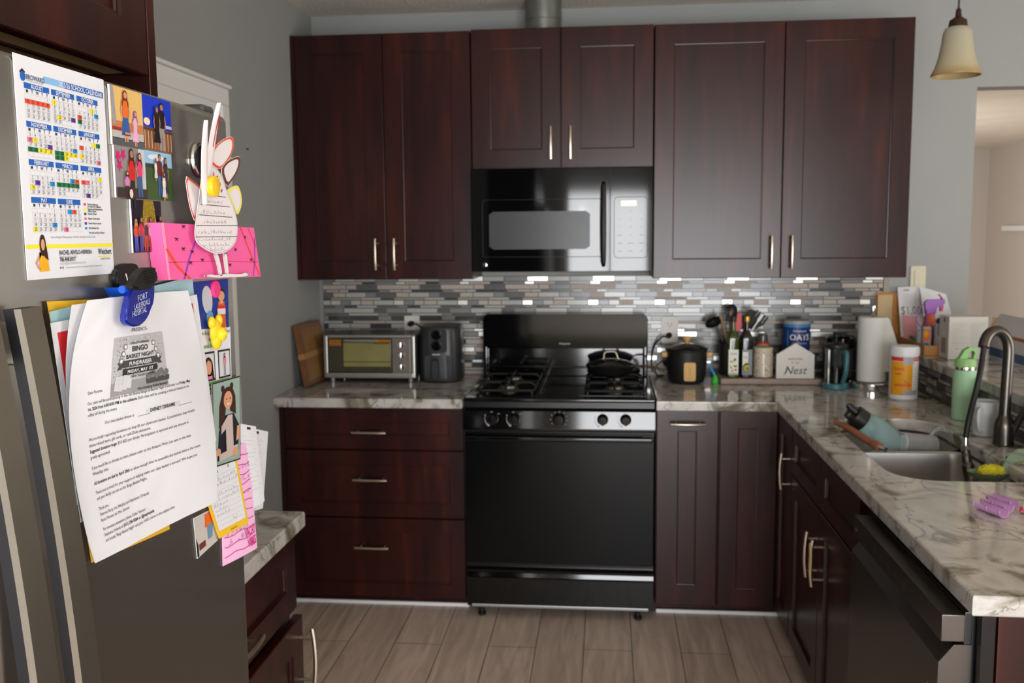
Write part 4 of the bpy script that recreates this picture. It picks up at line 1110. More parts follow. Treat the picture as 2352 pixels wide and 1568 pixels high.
CP = mat('clear_plastic', (235, 238, 240), .08, var=0, trans=.82, ior=1.35)
r = thing('clear_pitcher', 'clear plastic pitcher with handle lying in far sink bowl', 'pitcher', (1.55, -1.26, .78))
pa = PY(2070, 1016, -1.22); pb = PY(2142, 1024, -1.19); pd = (pb-pa).normalized()
L_ = (pb-pa).length
mb = MB(); mb.lathe([(.030, 0), (.033, .002), (.035, L_*.5), (.036, L_), (.034, L_), (.033, L_*.5), (.030, .006), (0, .005)], tuple(pa), 28, 0, tuple(pd)); obj('vessel', mb, CP, r)
mb = MB(); mb.lathe([(.0305, -.001), (.0335, .000), (.0335, .004), (.0305, .005)], tuple(pa), 28, 0, tuple(pd)); obj('rim', mb, mat('frosted_plastic', (210, 212, 214), .3, trans=.4, var=0, ior=1.2), r)
mb = MB(); h0 = PY(2133, 1010, -1.19); mb.tube(spline([h0, h0+V((.014, .002, .030)), h0+V((.040, .004, .036)), h0+V((.066, .004, .022)), h0+V((.070, .004, -.012))]), .0055, 10); obj('handle', mb, CP, r)
r = thing('soap_scoop', 'grey green silicone sponge holder hooked over the near sink bowl', 'holder', (1.66, -1.70, .86))
SG = mat('sage_silicone', (112, 128, 104), .6, var=.05)
sc = V((1.640, -1.640, .893))
mb = MB()
sf = lambda i, j, h: sc + V((math.cos(2*PI*i)*.058*j, math.sin(2*PI*i)*.040*j, .030*j*j-.034-h))
g1 = mb.grid(lambda i, j: sf(i, j, 0), 28, 6); mb.grid(lambda i, j: sf(i, j, .003), 28, 6); obj('dish', mb, SG, r, 60, False)
mb = MB(); hb_ = sc+V((.022, -.004, -.008)); mb.prism([(0, -.004), (.028, .052), (.052, .070), (.086, .072), (.10, .056), (.10, .0), (.084, -.02), (.03, -.024)], lambda a, b, n: hb_+V((a, .010*b/.05+n-.008*a/.05, b)), -.003, .003, 0, .001)
obj('arm', mb, SG, r)
mb = MB(); mb.tube(spline([hb_+V((.042+.030*math.cos(t), -.006, .046+.014*math.sin(t))) for t in [i/14*2*PI for i in range(15)]], 2), .0022, 8, 0, False); obj('hanger_ring', mb, SG, r)
r_ = random.Random(3); mb = MB()
bmesh.ops.create_icosphere(mb.bm, subdivisions=4, radius=1)
for v in mb.bm.verts:
    k = 1+r_.uniform(-.16, .16); v.co = V((v.co.x*.036*k, v.co.y*.024*k, v.co.z*.019*k)) + sc + V((.006, 0, -.003))
tag(obj('sponge', mb, mat('sponge_yellow', (196, 186, 36), .8, var=.2, vscale=120), None, 70), 'yellow scrubbing sponge lying in the grey green holder', 'sponge')
mb = MB(); cc = PY(2350, 1082, -1.66); mb.lathe([(0, 0), (.018, .0), (.022, .004), (.022, .012), (.018, .016), (0, .016)], tuple(cc), 28, 0, (-.45, -.85, .25)); mb.lathe([(.0205, .002), (.024, .004), (.024, .012), (.0205, .014)], tuple(cc), 28, 1, (-.45, -.85, .25))
tag(obj('drain_strainer', mb, [mat('steel_mesh', (92, 90, 90), .55, .6, var=.5, vscale=400), mat('brass_ring', (190, 178, 120), .3, .9)]), 'small round mesh strainer by sponge holder at right frame edge', 'strainer')

# ------------------------------------------------ lilac hair clips on the counter
LIL = mat('lilac_plastic', (216, 164, 216), .35, var=.03, trans=.12)
def clip(label, c, ang, L, wr):
    a = math.radians(ang); d = V((math.cos(a), math.sin(a), 0)); s_ = V((-math.sin(a), math.cos(a), 0)); c = V(c)
    r = thing('hair_clip', label, 'hair clip', tuple(c), 'lilac half-tube hair clips')
    mb = MB()
    for o in (0, .0016):
        mb.grid(lambda i, j: c + d*(L*(i-.5)) + s_*(math.cos(PI*(.12-1.24*j))*(wr-o)) + V((0, 0, (wr-o)*math.sin(PI*(.12-1.24*j))+wr+.0005)), 6, 14)
    mb.bm.normal_update(); obj('half_tube', mb, LIL, r, 60, False)
    mb = MB()
    for t in (-.48, 0, .48): mb.tube([c+d*(L*t)+s_*(math.cos(PI*(.12-1.24*k/14))*(wr))+V((0, 0, wr*math.sin(PI*(.12-1.24*k/14))+wr+.0012)) for k in range(15)], .0013, 6)
    obj('ribs', mb, LIL, r, 60)
clip('front lilac hair clip of three on the near granite counter', (1.4535, -2.135, T), -70, .085, .0125)
clip('middle lilac hair clip of three on the near granite counter', (1.4805, -2.099, T+.0005), -70, .080, .0125)
clip('rear lilac hair clip of three touching the beads', (1.5085, -2.060, T), -70, .080, .0125)
r = thing('beaded_bracelet', 'sparkly pink and clear beaded bracelet at right end of lilac clips', 'bracelet', (1.56, -2.10, T))
BM = [mat('bead_pink', (232, 70, 120), .15), mat('bead_clear', (225, 228, 236), .08, spec=.8), mat('bead_coral', (226, 110, 104), .15), mat('bead_silver', (180, 190, 200), .12, .8)]
mb = MB()
for i in range(44):
    t = i/44*2*PI; rad = .020 if i % 2 else .0235
    p = V((1.549+rad*1.0*math.cos(t), -2.128+rad*math.sin(t), T+.0045+.006*(i % 3 == 0)))
    q = bmesh.ops.create_icosphere(mb.bm, subdivisions=2, radius=.0042, matrix=Matrix.Translation(p))
    for v in q['verts']:
        for f_ in v.link_faces: f_.material_index = (i*7) % 4
obj('beads', mb, BM, r)['kind'] = 'stuff'

# ------------------------------------------------ on the bar top
LZ = 1.0648
r = thing('letter_tray', 'light wooden open tray holding bottles and mail on bar top', 'tray', (1.885, -.27, LZ))
WT = mat('honey_wood', (186, 132, 72), .5, var=.12, vscale=25)
ex0, ex1, ey0, ey1 = 1.838, 1.975, -.445, -.075
mb = MB(); mb.box(ex0, ex1, ey0, ey1, LZ, LZ+.006)
mb.box(ex0, ex0+.007, ey0, ey1, LZ+.006, LZ+.042); mb.box(ex1-.007, ex1, ey0, ey1, LZ+.006, LZ+.042); mb.box(ex0+.007, ex1-.007, ey0, ey0+.007, LZ+.006, LZ+.040); mb.box(ex0+.007, ex1-.007, ey1-.007, ey1, LZ+.006, LZ+.042)
obj('tray_box', mb, WT, r, 0)
LZ2 = LZ+.0068
def sheetq(name, label, cat, c00, c10, c11, c01, m, th=.0008, group=None, bulge=.006, ink=None, nu=8, nv=8):
    c00, c10, c11, c01 = map(V, (c00, c10, c11, c01)); N = (c10-c00).cross(c01-c00).normalized()
    def f(i, j, h): return (c00*(1-i)+c10*i)*(1-j) + (c01*(1-i)+c11*i)*j + N*(bulge*4*i*(1-i)*j + h)
    mb = MB(); mb.sheet(f, nu, nv, th); o = obj(name, mb, m, None, 60)
    tag(o, label, cat, group)
    return o, f
# organiser standing in the corner with mail
r = thing('mail_organizer', 'amber wooden mail organizer against the wall beside tile edge', 'organizer', (1.80, -.05, TOP))
AMBW = mat('amber_wood', (182, 118, 44), .5, var=.15, vscale=20)
mb = MB(); mb.box(1.832, 1.888, -.018, -.004, LZ+.0005, 1.292, .002); mb.box(1.760, 1.8905, -.016, -.0105, 1.066, 1.292, .001)
obj('back_panel', mb, AMBW, r, 0)
sheetq('manila_folder', 'tan folder standing in front of the amber organizer', 'folder', (1.790, -.075, LZ2+.001), (1.832, -.085, LZ2+.02), (1.826, -.03, 1.283), (1.756, -.025, 1.280), mat('manila', (188, 162, 122), .7), bulge=.002) if False else None
mb = MB(); mb.box(1.765, 1.829, -.030, -.022, 1.068, 1.283, .001)
tag(obj('manila_folder', mb, mat('manila', (190, 164, 124), .7)), 'tan folder standing in front of the amber organizer', 'folder')
o, f_ = sheetq('letter', 'tall white letter with large dollar figure standing behind spray bottle', 'paper', (1.848, -.115, LZ2+.001), (1.964, -.150, LZ2+.001), (1.955, -.022, 1.318), (1.850, -.020, 1.316), PAPERG, bulge=.004)
P = Print(f_); P.text('$1,000', .06, .52, .20, INKG, 'L', False, sx=1.7); P.text('OFFER', .22, .92, .05, INKG, 'L', True, sx=1.7)
for i in range(7): P.rect(.16, .86-i*.035, .7, .868-i*.035, INKL, 0, 4)
P.rect(.1, .42, .5, .48, mat('pale_blue_ink', (150, 180, 196), .7), 0, 4); P.build('print', o)
o, f_ = sheetq('envelope', 'white envelope with round postmark behind purple trigger', 'envelope', (1.935, -.135, LZ2+.10), (2.040, -.150, LZ2+.13), (2.052, -.040, 1.285), (1.940, -.035, 1.318), PAPER, bulge=.003)
P = Print(f_); P.oval(.82, .72, .07, .06, INKL, 0); P.oval(.82, .72, .055, .047, PAPER, 1); P.build('postmark', o)
sheetq('flyer', 'blue and green flyer leaning beside the white carton', 'paper', (1.980, -.185, LZ+.001), (2.062, -.200, LZ+.001), (2.052, -.075, 1.232), (1.950, -.080, 1.212), mat('flyer_blue', (52, 92, 160), .5, var=.5, vscale=14), bulge=.003)
sheetq('pink_card', 'pink card standing at the left of blue cup', 'card', (1.849, -.170, LZ2+.001), (1.900, -.190, LZ2+.001), (1.900, -.135, 1.195), (1.842, -.125, 1.200), mat('dusty_pink', (190, 130, 136), .7), bulge=.002)
sheetq('green_packet', 'dark green packet lying inside the wooden tray', 'packet', (1.848, -.30, LZ2+.001), (1.868, -.34, LZ2+.001), (1.868, -.215, 1.118), (1.850, -.205, 1.118), mat('packet_green', (44, 92, 54), .5, var=.2), bulge=.004)
# spray bottle
sb = (1.906, -.285, LZ2)
r = thing('spray_bottle', 'spray bottle with purple trigger head and orange neck', 'spray bottle', sb)
PUR = mat('purple_plastic', (140, 76, 170), .35); MAR = mat('maroon_bottle', (110, 30, 66), .3, trans=.2)
mb = MB(); mb.lathe([(0, 0), (.030, 0), (.033, .004), (.033, .070), (.028, .10)], sb, 28); obj('bottle', mb, MAR, r)
mb = MB(); mb.lathe([(.028, .10), (.027, .104), (.018, .148), (.014, .150), (0, .150)], sb, 24); obj('collar', mb, mat('orange_collar', (186, 76, 30), .4), r)
hf = lambda a, b, n: V((sb[0]+a, sb[1]+n-.1*a, sb[2]+b))
mb = MB(); mb.prism([(-.018, .146), (.018, .146), (.024, .175), (.046, .184), (.054, .196), (.050, .210), (-.012, .206), (-.024, .196)], hf, -.013, .013, 0, .003); hd = obj('trigger_head', mb, PUR, r)
mb = MB(); mb.prism([(.038, .182), (.050, .182), (.046, .158), (.036, .160)], hf, -.008, .008, 0, .002); obj('nozzle', mb, mat('magenta_nozzle', (196, 44, 100), .4), hd)
mb = MB(); mb.tube(spline([hf(.030, .23, 0), hf(.042, .215, 0), hf(.046, .196, 0)]), [.003]*8+[.005]*9, 8); obj('trigger', mb, mat('magenta_trigger', (150, 30, 96), .4), hd)
mb = MB(); mb.tube(spline([hf(-.024, .19, -.004), hf(-.044, .165, -.006), hf(-.052, .12, -.008), hf(-.034, .092, -.028), hf(-.020, .12, -.034), hf(-.018, .165, -.018)]), .0022, 6); obj('cord_loop', mb, PUR, hd)
# small bottles
def flatb(name, label, c, w, d, h, m, capm, capw, caph, pr=None):
    r = thing(name, label, 'bottle', c, 'bottles standing in the wooden tray')
    mb = MB(); mb.box(c[0]-w/2, c[0]+w/2, c[1]-d/2, c[1]+d/2, c[2], c[2]+h, min(w, d)*.25, seg=3); b = obj('bottle', mb, m, r)
    k = MB(); k.cyl((c[0], c[1], c[2]+h-.001), (c[0], c[1], c[2]+h+caph), capw, capw*.95, 18); obj('cap', k, capm, r)
    if pr: P = Print(BACK(c[1]-d/2)); pr(P, c); P.build('label', b)
def pr1(P, c):
    P.rect(c[0]-.017, c[2]+.045, c[0]+.008, c[2]+.095, ORG, 0); P.oval(c[0]-.006, c[2]+.075, .009, .014, YEL, 1); P.rect(c[0]-.017, c[2]+.012, c[0]+.004, c[2]+.040, TEAL, 1)
def pr2(P, c):
    P.rect(c[0]-.010, c[2]+.075, c[0]+.013, c[2]+.096, mat('sky_label', (86, 164, 208), .5), 0); P.rect(c[0]-.016, c[2]+.004, c[0]+.016, c[2]+.068, LABW, 0); P.rect(c[0]-.011, c[2]+.006, c[0]+.001, c[2]+.048, ORG, 1); P.text('SPF', c[0], c[2]+.055, .009, INK, 'C', True, l=1)
GT = mat('grey_tube', (156, 160, 164), .4)
flatb('lotion_bottle', 'grey bottle with orange and teal label in the wooden tray', (1.868, -.372, LZ2), .034, .028, .105, GT, BLACKP, .006, .004, pr1)
flatb('sunscreen_bottle', 'grey sunscreen bottle with black cap beside the white carton', (1.914, -.392, LZ2), .044, .030, .118, GT, BLACKP, .013, .022, pr2)
flatb('pump_bottle', 'slim grey bottle squeezed between sunscreen and white carton', (1.951, -.385, LZ2), .020, .03, .112, mat('grey_bottle', (128, 126, 126), .4), BLACKP, .006, .006, lambda P, c: (P.rect(c[0]-.008, c[2]+.07, c[0]+.008, c[2]+.075, RED_, 0), P.rect(c[0]-.008, c[2]+.03, c[0]+.008, c[2]+.055, LABW, 0)))
mb = MB(); cu_ = (1.858, -.335, LZ2); mb.lathe([(0, 0), (.016, 0), (.020, .052), (.0205, .085), (.019, .085), (.015, .004), (0, .004)], cu_, 24, 0, mfun=lambda k: 0 if k < 2 else 1)
tag(obj('cup', mb, [mat('cup_blue', (46, 120, 190), .45), mat('cup_clear', (176, 178, 184), .3, trans=.3)]), 'small blue and clear plastic cup in front of pink card', 'cup')
# white carton
mb = MB(); cx0, cx1, cy0, cy1 = 1.890, 2.035, -.560, -.452
r = thing('carton', 'white cardboard carton with printed text on the bar top', 'box', (1.962, -.5, LZ))
mb.box(cx0, cx1, cy0, cy1, LZ, LZ+.166, .0012); cb = obj('box', mb, mat('carton_white', (208, 206, 198), .6, var=.015), r, 20)
P = Print(BACK(cy0)); 
for k in range(11):
    P.rect(cx0+.012, LZ+.138-k*.0085, cx0+.064-.006*(k % 3), LZ+.1395-k*.0085, INKL, 0); P.rect(cx0+.078, LZ+.138-k*.0085, cx0+.134-.008*(k % 4), LZ+.1395-k*.0085, INKL, 0)
P.text('www', cx0+.034, LZ+.012, .007, INKG, 'L'); P.rect(cx0+.034, LZ+.042, cx0+.12, LZ+.0432, INKL); P.oval(cx0+.031, LZ+.0425, .002, .002, INK); P.oval(cx0+.076, LZ+.0425, .002, .002, INK)
P.build('print', cb)
P = Print(RIGHT(cx0)); P.rect(-.515, LZ+.142, -.500, LZ+.158, mat('deep_blue', (50, 56, 110), .5)); P.rect(-.520, LZ+.09, -.495, LZ+.104, LABW); P.rect(-.53, LZ+.02, -.482, LZ+.08, mat('pale_mauve', (150, 140, 140), .6)); P.build('side_print', cb)
# open delivery box at the frame edge
r = thing('open_box', 'open white box with blue base stripe and raised flap at right', 'box', (2.16, -.62, LZ))
WB = mat('box_white', (206, 206, 206), .6); KR = mat('kraft_inside', (150, 120, 82), .7, var=.1); BLU = mat('box_blue', (70, 94, 126), .6)
bx0, bx1, by0, by1, bh = 2.085, 2.300, -.80, -.45, .100
def bxw(mb, z0, z1, g): mb.box(bx0-g, bx0+.003, by0-g, by1+g, z0, z1); mb.box(bx1-.003, bx1+g, by0-g, by1+g, z0, z1); mb.box(bx0+.003, bx1-.003, by0-g, by0+.003, z0, z1); mb.box(bx0+.003, bx1-.003, by1-.003, by1+g, z0, z1)
mb = MB(); bxw(mb, LZ, LZ+bh, 0); mb.box(bx0+.003, bx1-.003, by0+.003, by1-.003, LZ, LZ+.003); obj('walls', mb, WB, r, 0)
mb = MB(); bxw(mb, LZ+.006, LZ+.040, .0006); obj('blue_stripe', mb, BLU, r, 0)
mb = MB(); bxw(mb, LZ+bh-.012, LZ+bh+.0006, .0005); obj('orange_rim', mb, mat('rim_orange', (172, 92, 44), .6), r, 0)
mb = MB(); mb.prism([(by0, 0), (by1, 0), (by1, .085), (by0, .085)], lambda a, b, n: V((bx0+.002+b*.45+n*.8, a, LZ+bh+b*.80-n*.4)), -.004, 0); obj('flap', mb, WB, r, 0)
mb = MB(); mb.prism([(bx0, 0), (bx1, 0), (bx1-.02, .085), (bx0+.02, .085)], lambda a, b, n: V((a, by1+b*.35+n*.9, LZ+bh+b*.60-n*.3)), -.003, 0); obj('flap', mb, KR, r, 0)

# ================================================================ pendant
pc = V((1.690, -1.10, 0))
r = thing('pendant_lamp', 'bell-shaped frosted amber glass pendant lamp hanging over the sink', 'lamp', (pc.x, pc.y, 2.05))
BZ = mat('dark_bronze', (62, 44, 34), .4, .6)
zt, zb = 2.215, 2.058
mb = MB(); mb.cyl((pc.x, pc.y, zt+.055), (pc.x, pc.y, ZC-.018), .0032, None, 8); obj('cord', mb, mat('cord_dark', (40, 34, 46), .5), r)
mb = MB(); mb.lathe([(.055, -.018), (.055, -.006), (.05, -.0005), (0, -.0003)], (pc.x, pc.y, ZC), 28); obj('ceiling_canopy', mb, BZ, r)
mb = MB(); mb.lathe([(.028, -.006), (.029, 0), (.026, .018), (.014, .026), (.010, .030), (.008, .050), (.004, .056), (0, .057)], (pc.x, pc.y, zt), 24); obj('socket_cap', mb, BZ, r)
GLS = bpy.data.materials.new('amber_frosted_glass'); GLS.use_nodes = True; nt = GLS.node_tree; b_ = nt.nodes['Principled BSDF']
tc = nt.nodes.new('ShaderNodeTexCoord'); sx = nt.nodes.new('ShaderNodeSeparateXYZ'); nt.links.new(tc.outputs['Object'], sx.inputs[0])
mr = nt.nodes.new('ShaderNodeMapRange'); mr.inputs[1].default_value = 0.0; mr.inputs[2].default_value = .16; nt.links.new(sx.outputs['Z'], mr.inputs[0])
rp = ramp(nt, [(0.0, (146, 112, 62)), (.10, (180, 154, 104)), (.24, (190, 180, 148)), (1, (180, 176, 156))]); nt.links.new(mr.outputs[0], rp.inputs[0]); nt.links.new(rp.outputs[0], b_.inputs['Base Color'])
b_.inputs['Roughness'].default_value = .35; b_.inputs['Transmission Weight'].default_value = .25
mb = MB(); pf = [(.028, .154), (.038, .150), (.044, .135), (.048, .10), (.055, .06), (.065, .028), (.0755, .006), (.0765, .002), (.0745, 0), (.062, .026), (.052, .06), (.045, .10), (.041, .133), (.035, .146), (.026, .149)]
mb.lathe(pf, (pc.x, pc.y, zb), 44); obj('lamp_shade', mb, GLS, r, 60)
mb = MB(); mb.lathe([(0, .03), (.018, .036), (.027, .055), (.024, .08), (.013, .105), (.013, .145), (0, .146)], (pc.x, pc.y, zb), 20); obj('bulb', mb, mat('bulb_white', (225, 222, 210), .4), r)
# ================================================================ papers, photos and magnets on the refrigerator door
FX = FRX + .0004
def sheet_px(name, label, cat, px, xs, m, th=.0004, group=None, bulge=.0, size=None, nu=8, nv=10):
    """px: BL, BR, TR, TL corners as sighted; xs: how far each stands off the wall side (x)"""
    if not isinstance(xs, (tuple, list)): xs = [xs]*4
    c = [PX(u, v, x) for (u, v), x in zip(px, xs)]
    W = ((c[1]-c[0]).length+(c[2]-c[3]).length)/2; H = ((c[3]-c[0]).length+(c[2]-c[1]).length)/2
    N = (c[1]-c[0]).cross(c[3]-c[0]).normalized()
    def g(i, j, h): return (c[0]*(1-i)+c[1]*i)*(1-j) + (c[3]*(1-i)+c[2]*i)*j + N*(bulge*4*i*(1-i)+h)
    mb = MB(); mb.sheet(g, nu, nv, th); o = obj(name, mb, m, None, 60)
    tag(o, label, cat, group)
    f = lambda u, v, h: g(u/W, v/H, h)
    return o, f, W, H
def flat(name, label, cat, y0, y1, z0, z1, x, m, th=.0008, group=None):
    mb = MB(); mb.box(x, x+th, y0, y1, z0, z1); o = obj(name, mb, m, None, 0); tag(o, label, cat, group)
    return o, (lambda u, v, h: V((x+th+h, y0+u, z0+v))), y1-y0, z1-z0

# ---- school calendar
o, f, W, H = flat('calendar', 'white school year calendar sheet with blue month headers on refrigerator door', 'calendar', -3.530, -3.3725, 1.525, 1.7325, FX, PAPER)
P = Print(f)
CB = mat('calendar_blue', (26, 92, 176), .6, var=0); CB2 = mat('calendar_pale_blue', (130, 178, 222), .6, var=0)
CC = dict(R=mat('calendar_red', (222, 72, 40), .6, var=0), Y=mat('calendar_yellow', (238, 220, 40), .6, var=0), G=mat('calendar_green', (16, 112, 60), .6, var=0), P=mat('calendar_pink', (226, 110, 140), .6, var=0), V=mat('calendar_violet', (96, 50, 146), .6, var=0), B=mat('calendar_sky', (30, 140, 210), .6, var=0))
def cy(fr): return H*(1-fr)
P.rect(.045*1, cy(.098), W*.975, cy(.068), CB2, 0); P.rect(W*.5, cy(.098), W*.975, cy(.068), CB, 1)
P.text('2025/26 SCHOOL CALENDAR', W*.96, cy(.0945), .0068, PAPER, 'R', True, l=2, sx=.92)
P.poly([(W*.045, cy(.075)), (W*.075, cy(.058)), (W*.105, cy(.072)), (W*.075, cy(.085))], INK, 0); P.oval(W*.075, cy(.092), .0042, .0045, CB, 1, 12)
P.text('BROWARD', W*.105, cy(.101), .0066, mat('ink_slate_blue', (74, 92, 122), .6, var=0), 'L', True, sx=.9); P.rect(W*.11, cy(.108), W*.28, cy(.105), INKL)
CAL = {'AUGUST': ['....1', '4R 5R 6R 7R 8R', '11 12 13 14 15', '18 19 20 21 22', '25 26 27 28 29'], 'SEPTEMBER': ['1Y 2 3 4 5', '8 9 10 11 12', '15 16 17 18 19', '22 23Y 24 25 26V', '29 30 . . .'],
 'OCTOBER': ['. . 1 2Y 3', '6 7 8 9 10B', '13R 14 15 16 17', '20G 21 22 23 24', '27 28 29 30 31'], 'NOVEMBER': ['3 4 5 6 7', '10P 11Y 12 13 14', '17 18 19 20 21V', '24G 25G 26Y 27Y 28Y', '. . . . .'],
 'DECEMBER': ['1 2 3 4 5', '8 9 10 11 12', '15 16 17 18 19B', '22G 23G 24Y 25Y 26Y', '29G 30G 31Y . .'], 'JANUARY': ['. . . 1Y 2G', '5R 6 7 8 9', '12 13 14 15 16', '19Y 20 21 22 23', '26 27 28 29 30P'],
 'FEBRUARY': ['. . . . .', '2 3 4 5 6', '9 10V 11 12 13B', '16Y 17 18 19 20', '23 24 25 26 27'], 'MARCH': ['2 3 4 5 6', '9 10 11 12B 13R', '16G 17G 18G 19G 20G', '23 24 25 26 27', '30 31 . . .'],
 'APRIL': ['. . 1 2 3Y', '6R 7P 8 9 10', '13 14 15 16 17', '20 21 22 23 24', '27 28V 29 30 .'], 'MAY': ['. . . . 1', '4 5 6 7 8', '11 12 13 14 15', '18 19 20 21 22B', '25Y 26 27 28 29'], 'JUNE': ['1 2 3B 4R 5', '8 9 10 11 12', '15 16 17 18 19', '22 23 24 25 26', '29 30P . . .']}
CAL['AUGUST'][0] = '. . . . 1'
for k, (mo, rows) in enumerate(CAL.items()):
    c0 = (.083, .361, .645)[k % 3]*W; cw = .256*W; t0 = .117+.1695*(k//3)
    P.rect(c0, cy(t0+.026), c0+cw, cy(t0), CB, 0); P.text(mo, c0+cw/2, cy(t0+.0215), .0056, PAPER, 'C', True, l=1, sx=.9)
    for d, L in enumerate('MTWTF'): P.text(L, c0+cw*(d+.5)/5, cy(t0+.044), .0044, INK, 'C', True)
    for rw, row in enumerate(rows):
        yb = t0+.050+.0214*(rw+1)
        for d, tok in enumerate(row.split()):
            a = c0+cw*d/5
            if tok == '.': continue
            col = CC.get(tok[-1])
            if col: P.rect(a, cy(yb), a+cw/5, cy(yb-.0214), col, 0); tok = tok[:-1]
            P.text(tok, a+cw/10, cy(yb-.0045), .0046, INK, 'C', l=2, sx=.9)
    for i in range(6): P.line([(c0, cy(t0+.050+.0214*i)), (c0+cw, cy(t0+.050+.0214*i))], .00018, INKL, 1); P.line([(c0+cw*i/5, cy(t0+.05)), (c0+cw*i/5, cy(t0+.157))], .00018, INKL, 1)
for i, (c, t) in enumerate((('R', 'Employee Planning'), ('Y', 'Schools and Administrative'), ('G', 'Schools Closed'), ('P', 'Report Cards Issued'), ('V', 'Interim Reports Issued'), ('B', 'Early Release Day'), (None, 'First and Last Day of School'))):
    v = .640+.0236*i
    if c: P.rect(W*.655, cy(v+.012), W*.683, cy(v), CC[c], 0)
    P.text(t, W*.70, cy(v+.0095), .0030, INK, 'L', True, sx=.9)
    if i < 2: P.text(('(no school for students)', 'Offices Closed')[i], W*.70, cy(v+.020), .0030, INK, 'L', True, sx=.9)
P.text('Severe Weather Make-up Days: 10/10/25, 10/16/25, 2/12/26, 2/13/26', W*.26, cy(.812), .0029, INKG, 'L')
P.rect(0, cy(.859), W, cy(.842), CC['Y'], 0)
HAIR = mat('print_dark_hair', (52, 28, 20), .6, var=0); SKIN = mat('print_skin', (206, 150, 116), .6, var=0); SKIN2 = mat('print_skin_tan', (176, 118, 86), .6, var=0); GOLDD = mat('print_gold_dress', (226, 166, 30), .6, var=0)
x = W*.16
P.poly([(x-.006, cy(.965)), (x+.010, cy(.965)), (x+.0085, cy(.90)), (x+.006, cy(.872)), (x-.005, cy(.875))], GOLDD, 1); P.poly([(x-.004, cy(.875)), (x-.0125, cy(.925)), (x-.008, cy(.955)), (x-.0045, cy(.955)), (x-.0085, cy(.925)), (x-.001, cy(.885))], SKIN, 1)
P.oval(x+.001, cy(.845), .0052, .0105, HAIR, 2); P.poly([(x+.001, cy(.85)), (x+.0065, cy(.85)), (x+.009, cy(.915)), (x+.003, cy(.90))], HAIR, 3); P.oval(x+.0005, cy(.842), .0032, .0055, SKIN, 4)
P.text('RACHEL ARVELO-HERRERA', W*.34, cy(.891), .0060, INK, 'L', True, sx=.82); P.text('Broker Associate', W*.34, cy(.908), .0044, INKL, 'L'); P.text('786.498.6917', W*.34, cy(.924), .0058, INK, 'L', True, sx=.9); P.text('rachel@rachelsellhomes.com', W*.34, cy(.939), .0040, INKL, 'L')
P.text('Weichert', W*.80, cy(.896), .0085, INK, 'L', True, sx=.82); P.rect(W*.80, cy(.910), W*.965, cy(.905), CC['Y'], 0); P.text('Capella Estates', W*.82, cy(.924), .0034, INKG, 'L')
P.rect(W*.34, cy(.958), W*.355, cy(.948), INKG); P.rect(W*.365, cy(.958), W*.38, cy(.948), INKG); P.text('Presented by Rachel Arvelo-Herrera and Company for Weichert. All rights reserved.', W*.40, cy(.957), .0020, INKG, 'L')
P.build('calendar_print', o)

# ---- family photographs
def pm(n, rgb): return mat('photo_'+n, rgb, .3, var=0)
def person(P, x, y0, h, top, bot, hair, skin=None, w=1.0, long_hair=True, skirt=False, l=1):
    skin = skin or SKIN; u = h/8*w
    if skirt: P.poly([(x-u*1.25, y0+h*.12), (x+u*1.25, y0+h*.12), (x+u*.62, y0+h*.52), (x-u*.62, y0+h*.52)], bot, l)
    else: P.poly([(x-u*.85, y0), (x-u*.15, y0), (x, y0+h*.38), (x+u*.15, y0), (x+u*.85, y0), (x+u*.75, y0+h*.5), (x-u*.75, y0+h*.5)], bot, l)
    if skirt: P.rect(x-u*.5, y0, x-u*.12, y0+h*.13, skin, l); P.rect(x+u*.12, y0, x+u*.5, y0+h*.13, skin, l)
    P.poly([(x-u*.72, y0+h*.47), (x+u*.72, y0+h*.47), (x+u*.98, y0+h*.80), (x+u*.3, y0+h*.845), (x-u*.3, y0+h*.845), (x-u*.98, y0+h*.80)], top, l+1)
    for s in (-1, 1): P.poly([(x+s*u*.95, y0+h*.80), (x+s*u*1.3, y0+h*.60), (x+s*u*1.0, y0+h*.44), (x+s*u*.82, y0+h*.45), (x+s*u*1.0, y0+h*.60), (x+s*u*.68, y0+h*.72)], skin, l+1)
    if long_hair: P.poly([(x-u*.75, y0+h*.72), (x-u*.35, y0+h*.80), (x+u*.35, y0+h*.80), (x+u*.75, y0+h*.72), (x+u*.62, y0+h*.96), (x-u*.62, y0+h*.96)], hair, l+2)
    P.oval(x, y0+h*.935, u*.56, h*.068, hair, l+3, 14); P.oval(x, y0+h*.905, u*.47, h*.062, skin, l+4, 14)
    P.oval(x-u*.17, y0+h*.912, u*.06, h*.007, HAIR, l+5, 6); P.oval(x+u*.17, y0+h*.912, u*.06, h*.007, HAIR, l+5, 6); P.rect(x-u*.14, y0+h*.880, x+u*.14, y0+h*.886, pm('lips', (180, 80, 80)), l+5)
PHB = mat('photo_back', (232, 232, 230), .25, var=0)
PG = 'square family photos in a block on the refrigerator door'
def photo(label, y0, y1, z0, z1): 
    o, f, W, H = flat('photo', label, 'photo', y0, y1, z0, z1, FX, PHB, .0022, PG); return o, Print(f), W, H
o, P, W, H = photo('photo of two costumed girls against yellow sky', -3.3635, -3.2925, 1.6655, 1.7295)
P.rect(0, 0, W, H, pm('yellow_sky', (222, 184, 110)), 0); P.rect(0, H*.16, W, H*.42, pm('rust', (196, 124, 72)), 1); P.rect(0, H*.12, W, H*.26, pm('stone', (186, 180, 172)), 2); P.rect(0, 0, W, H*.13, pm('asphalt', (84, 86, 92)), 2); P.poly([(W*.03, H*.35), (W*.14, H*.35), (W*.08, H), (0, H)], pm('column', (150, 152, 160)), 2); P.rect(0, H*.25, W*.28, H*.31, pm('car_red', (150, 52, 46)), 3)
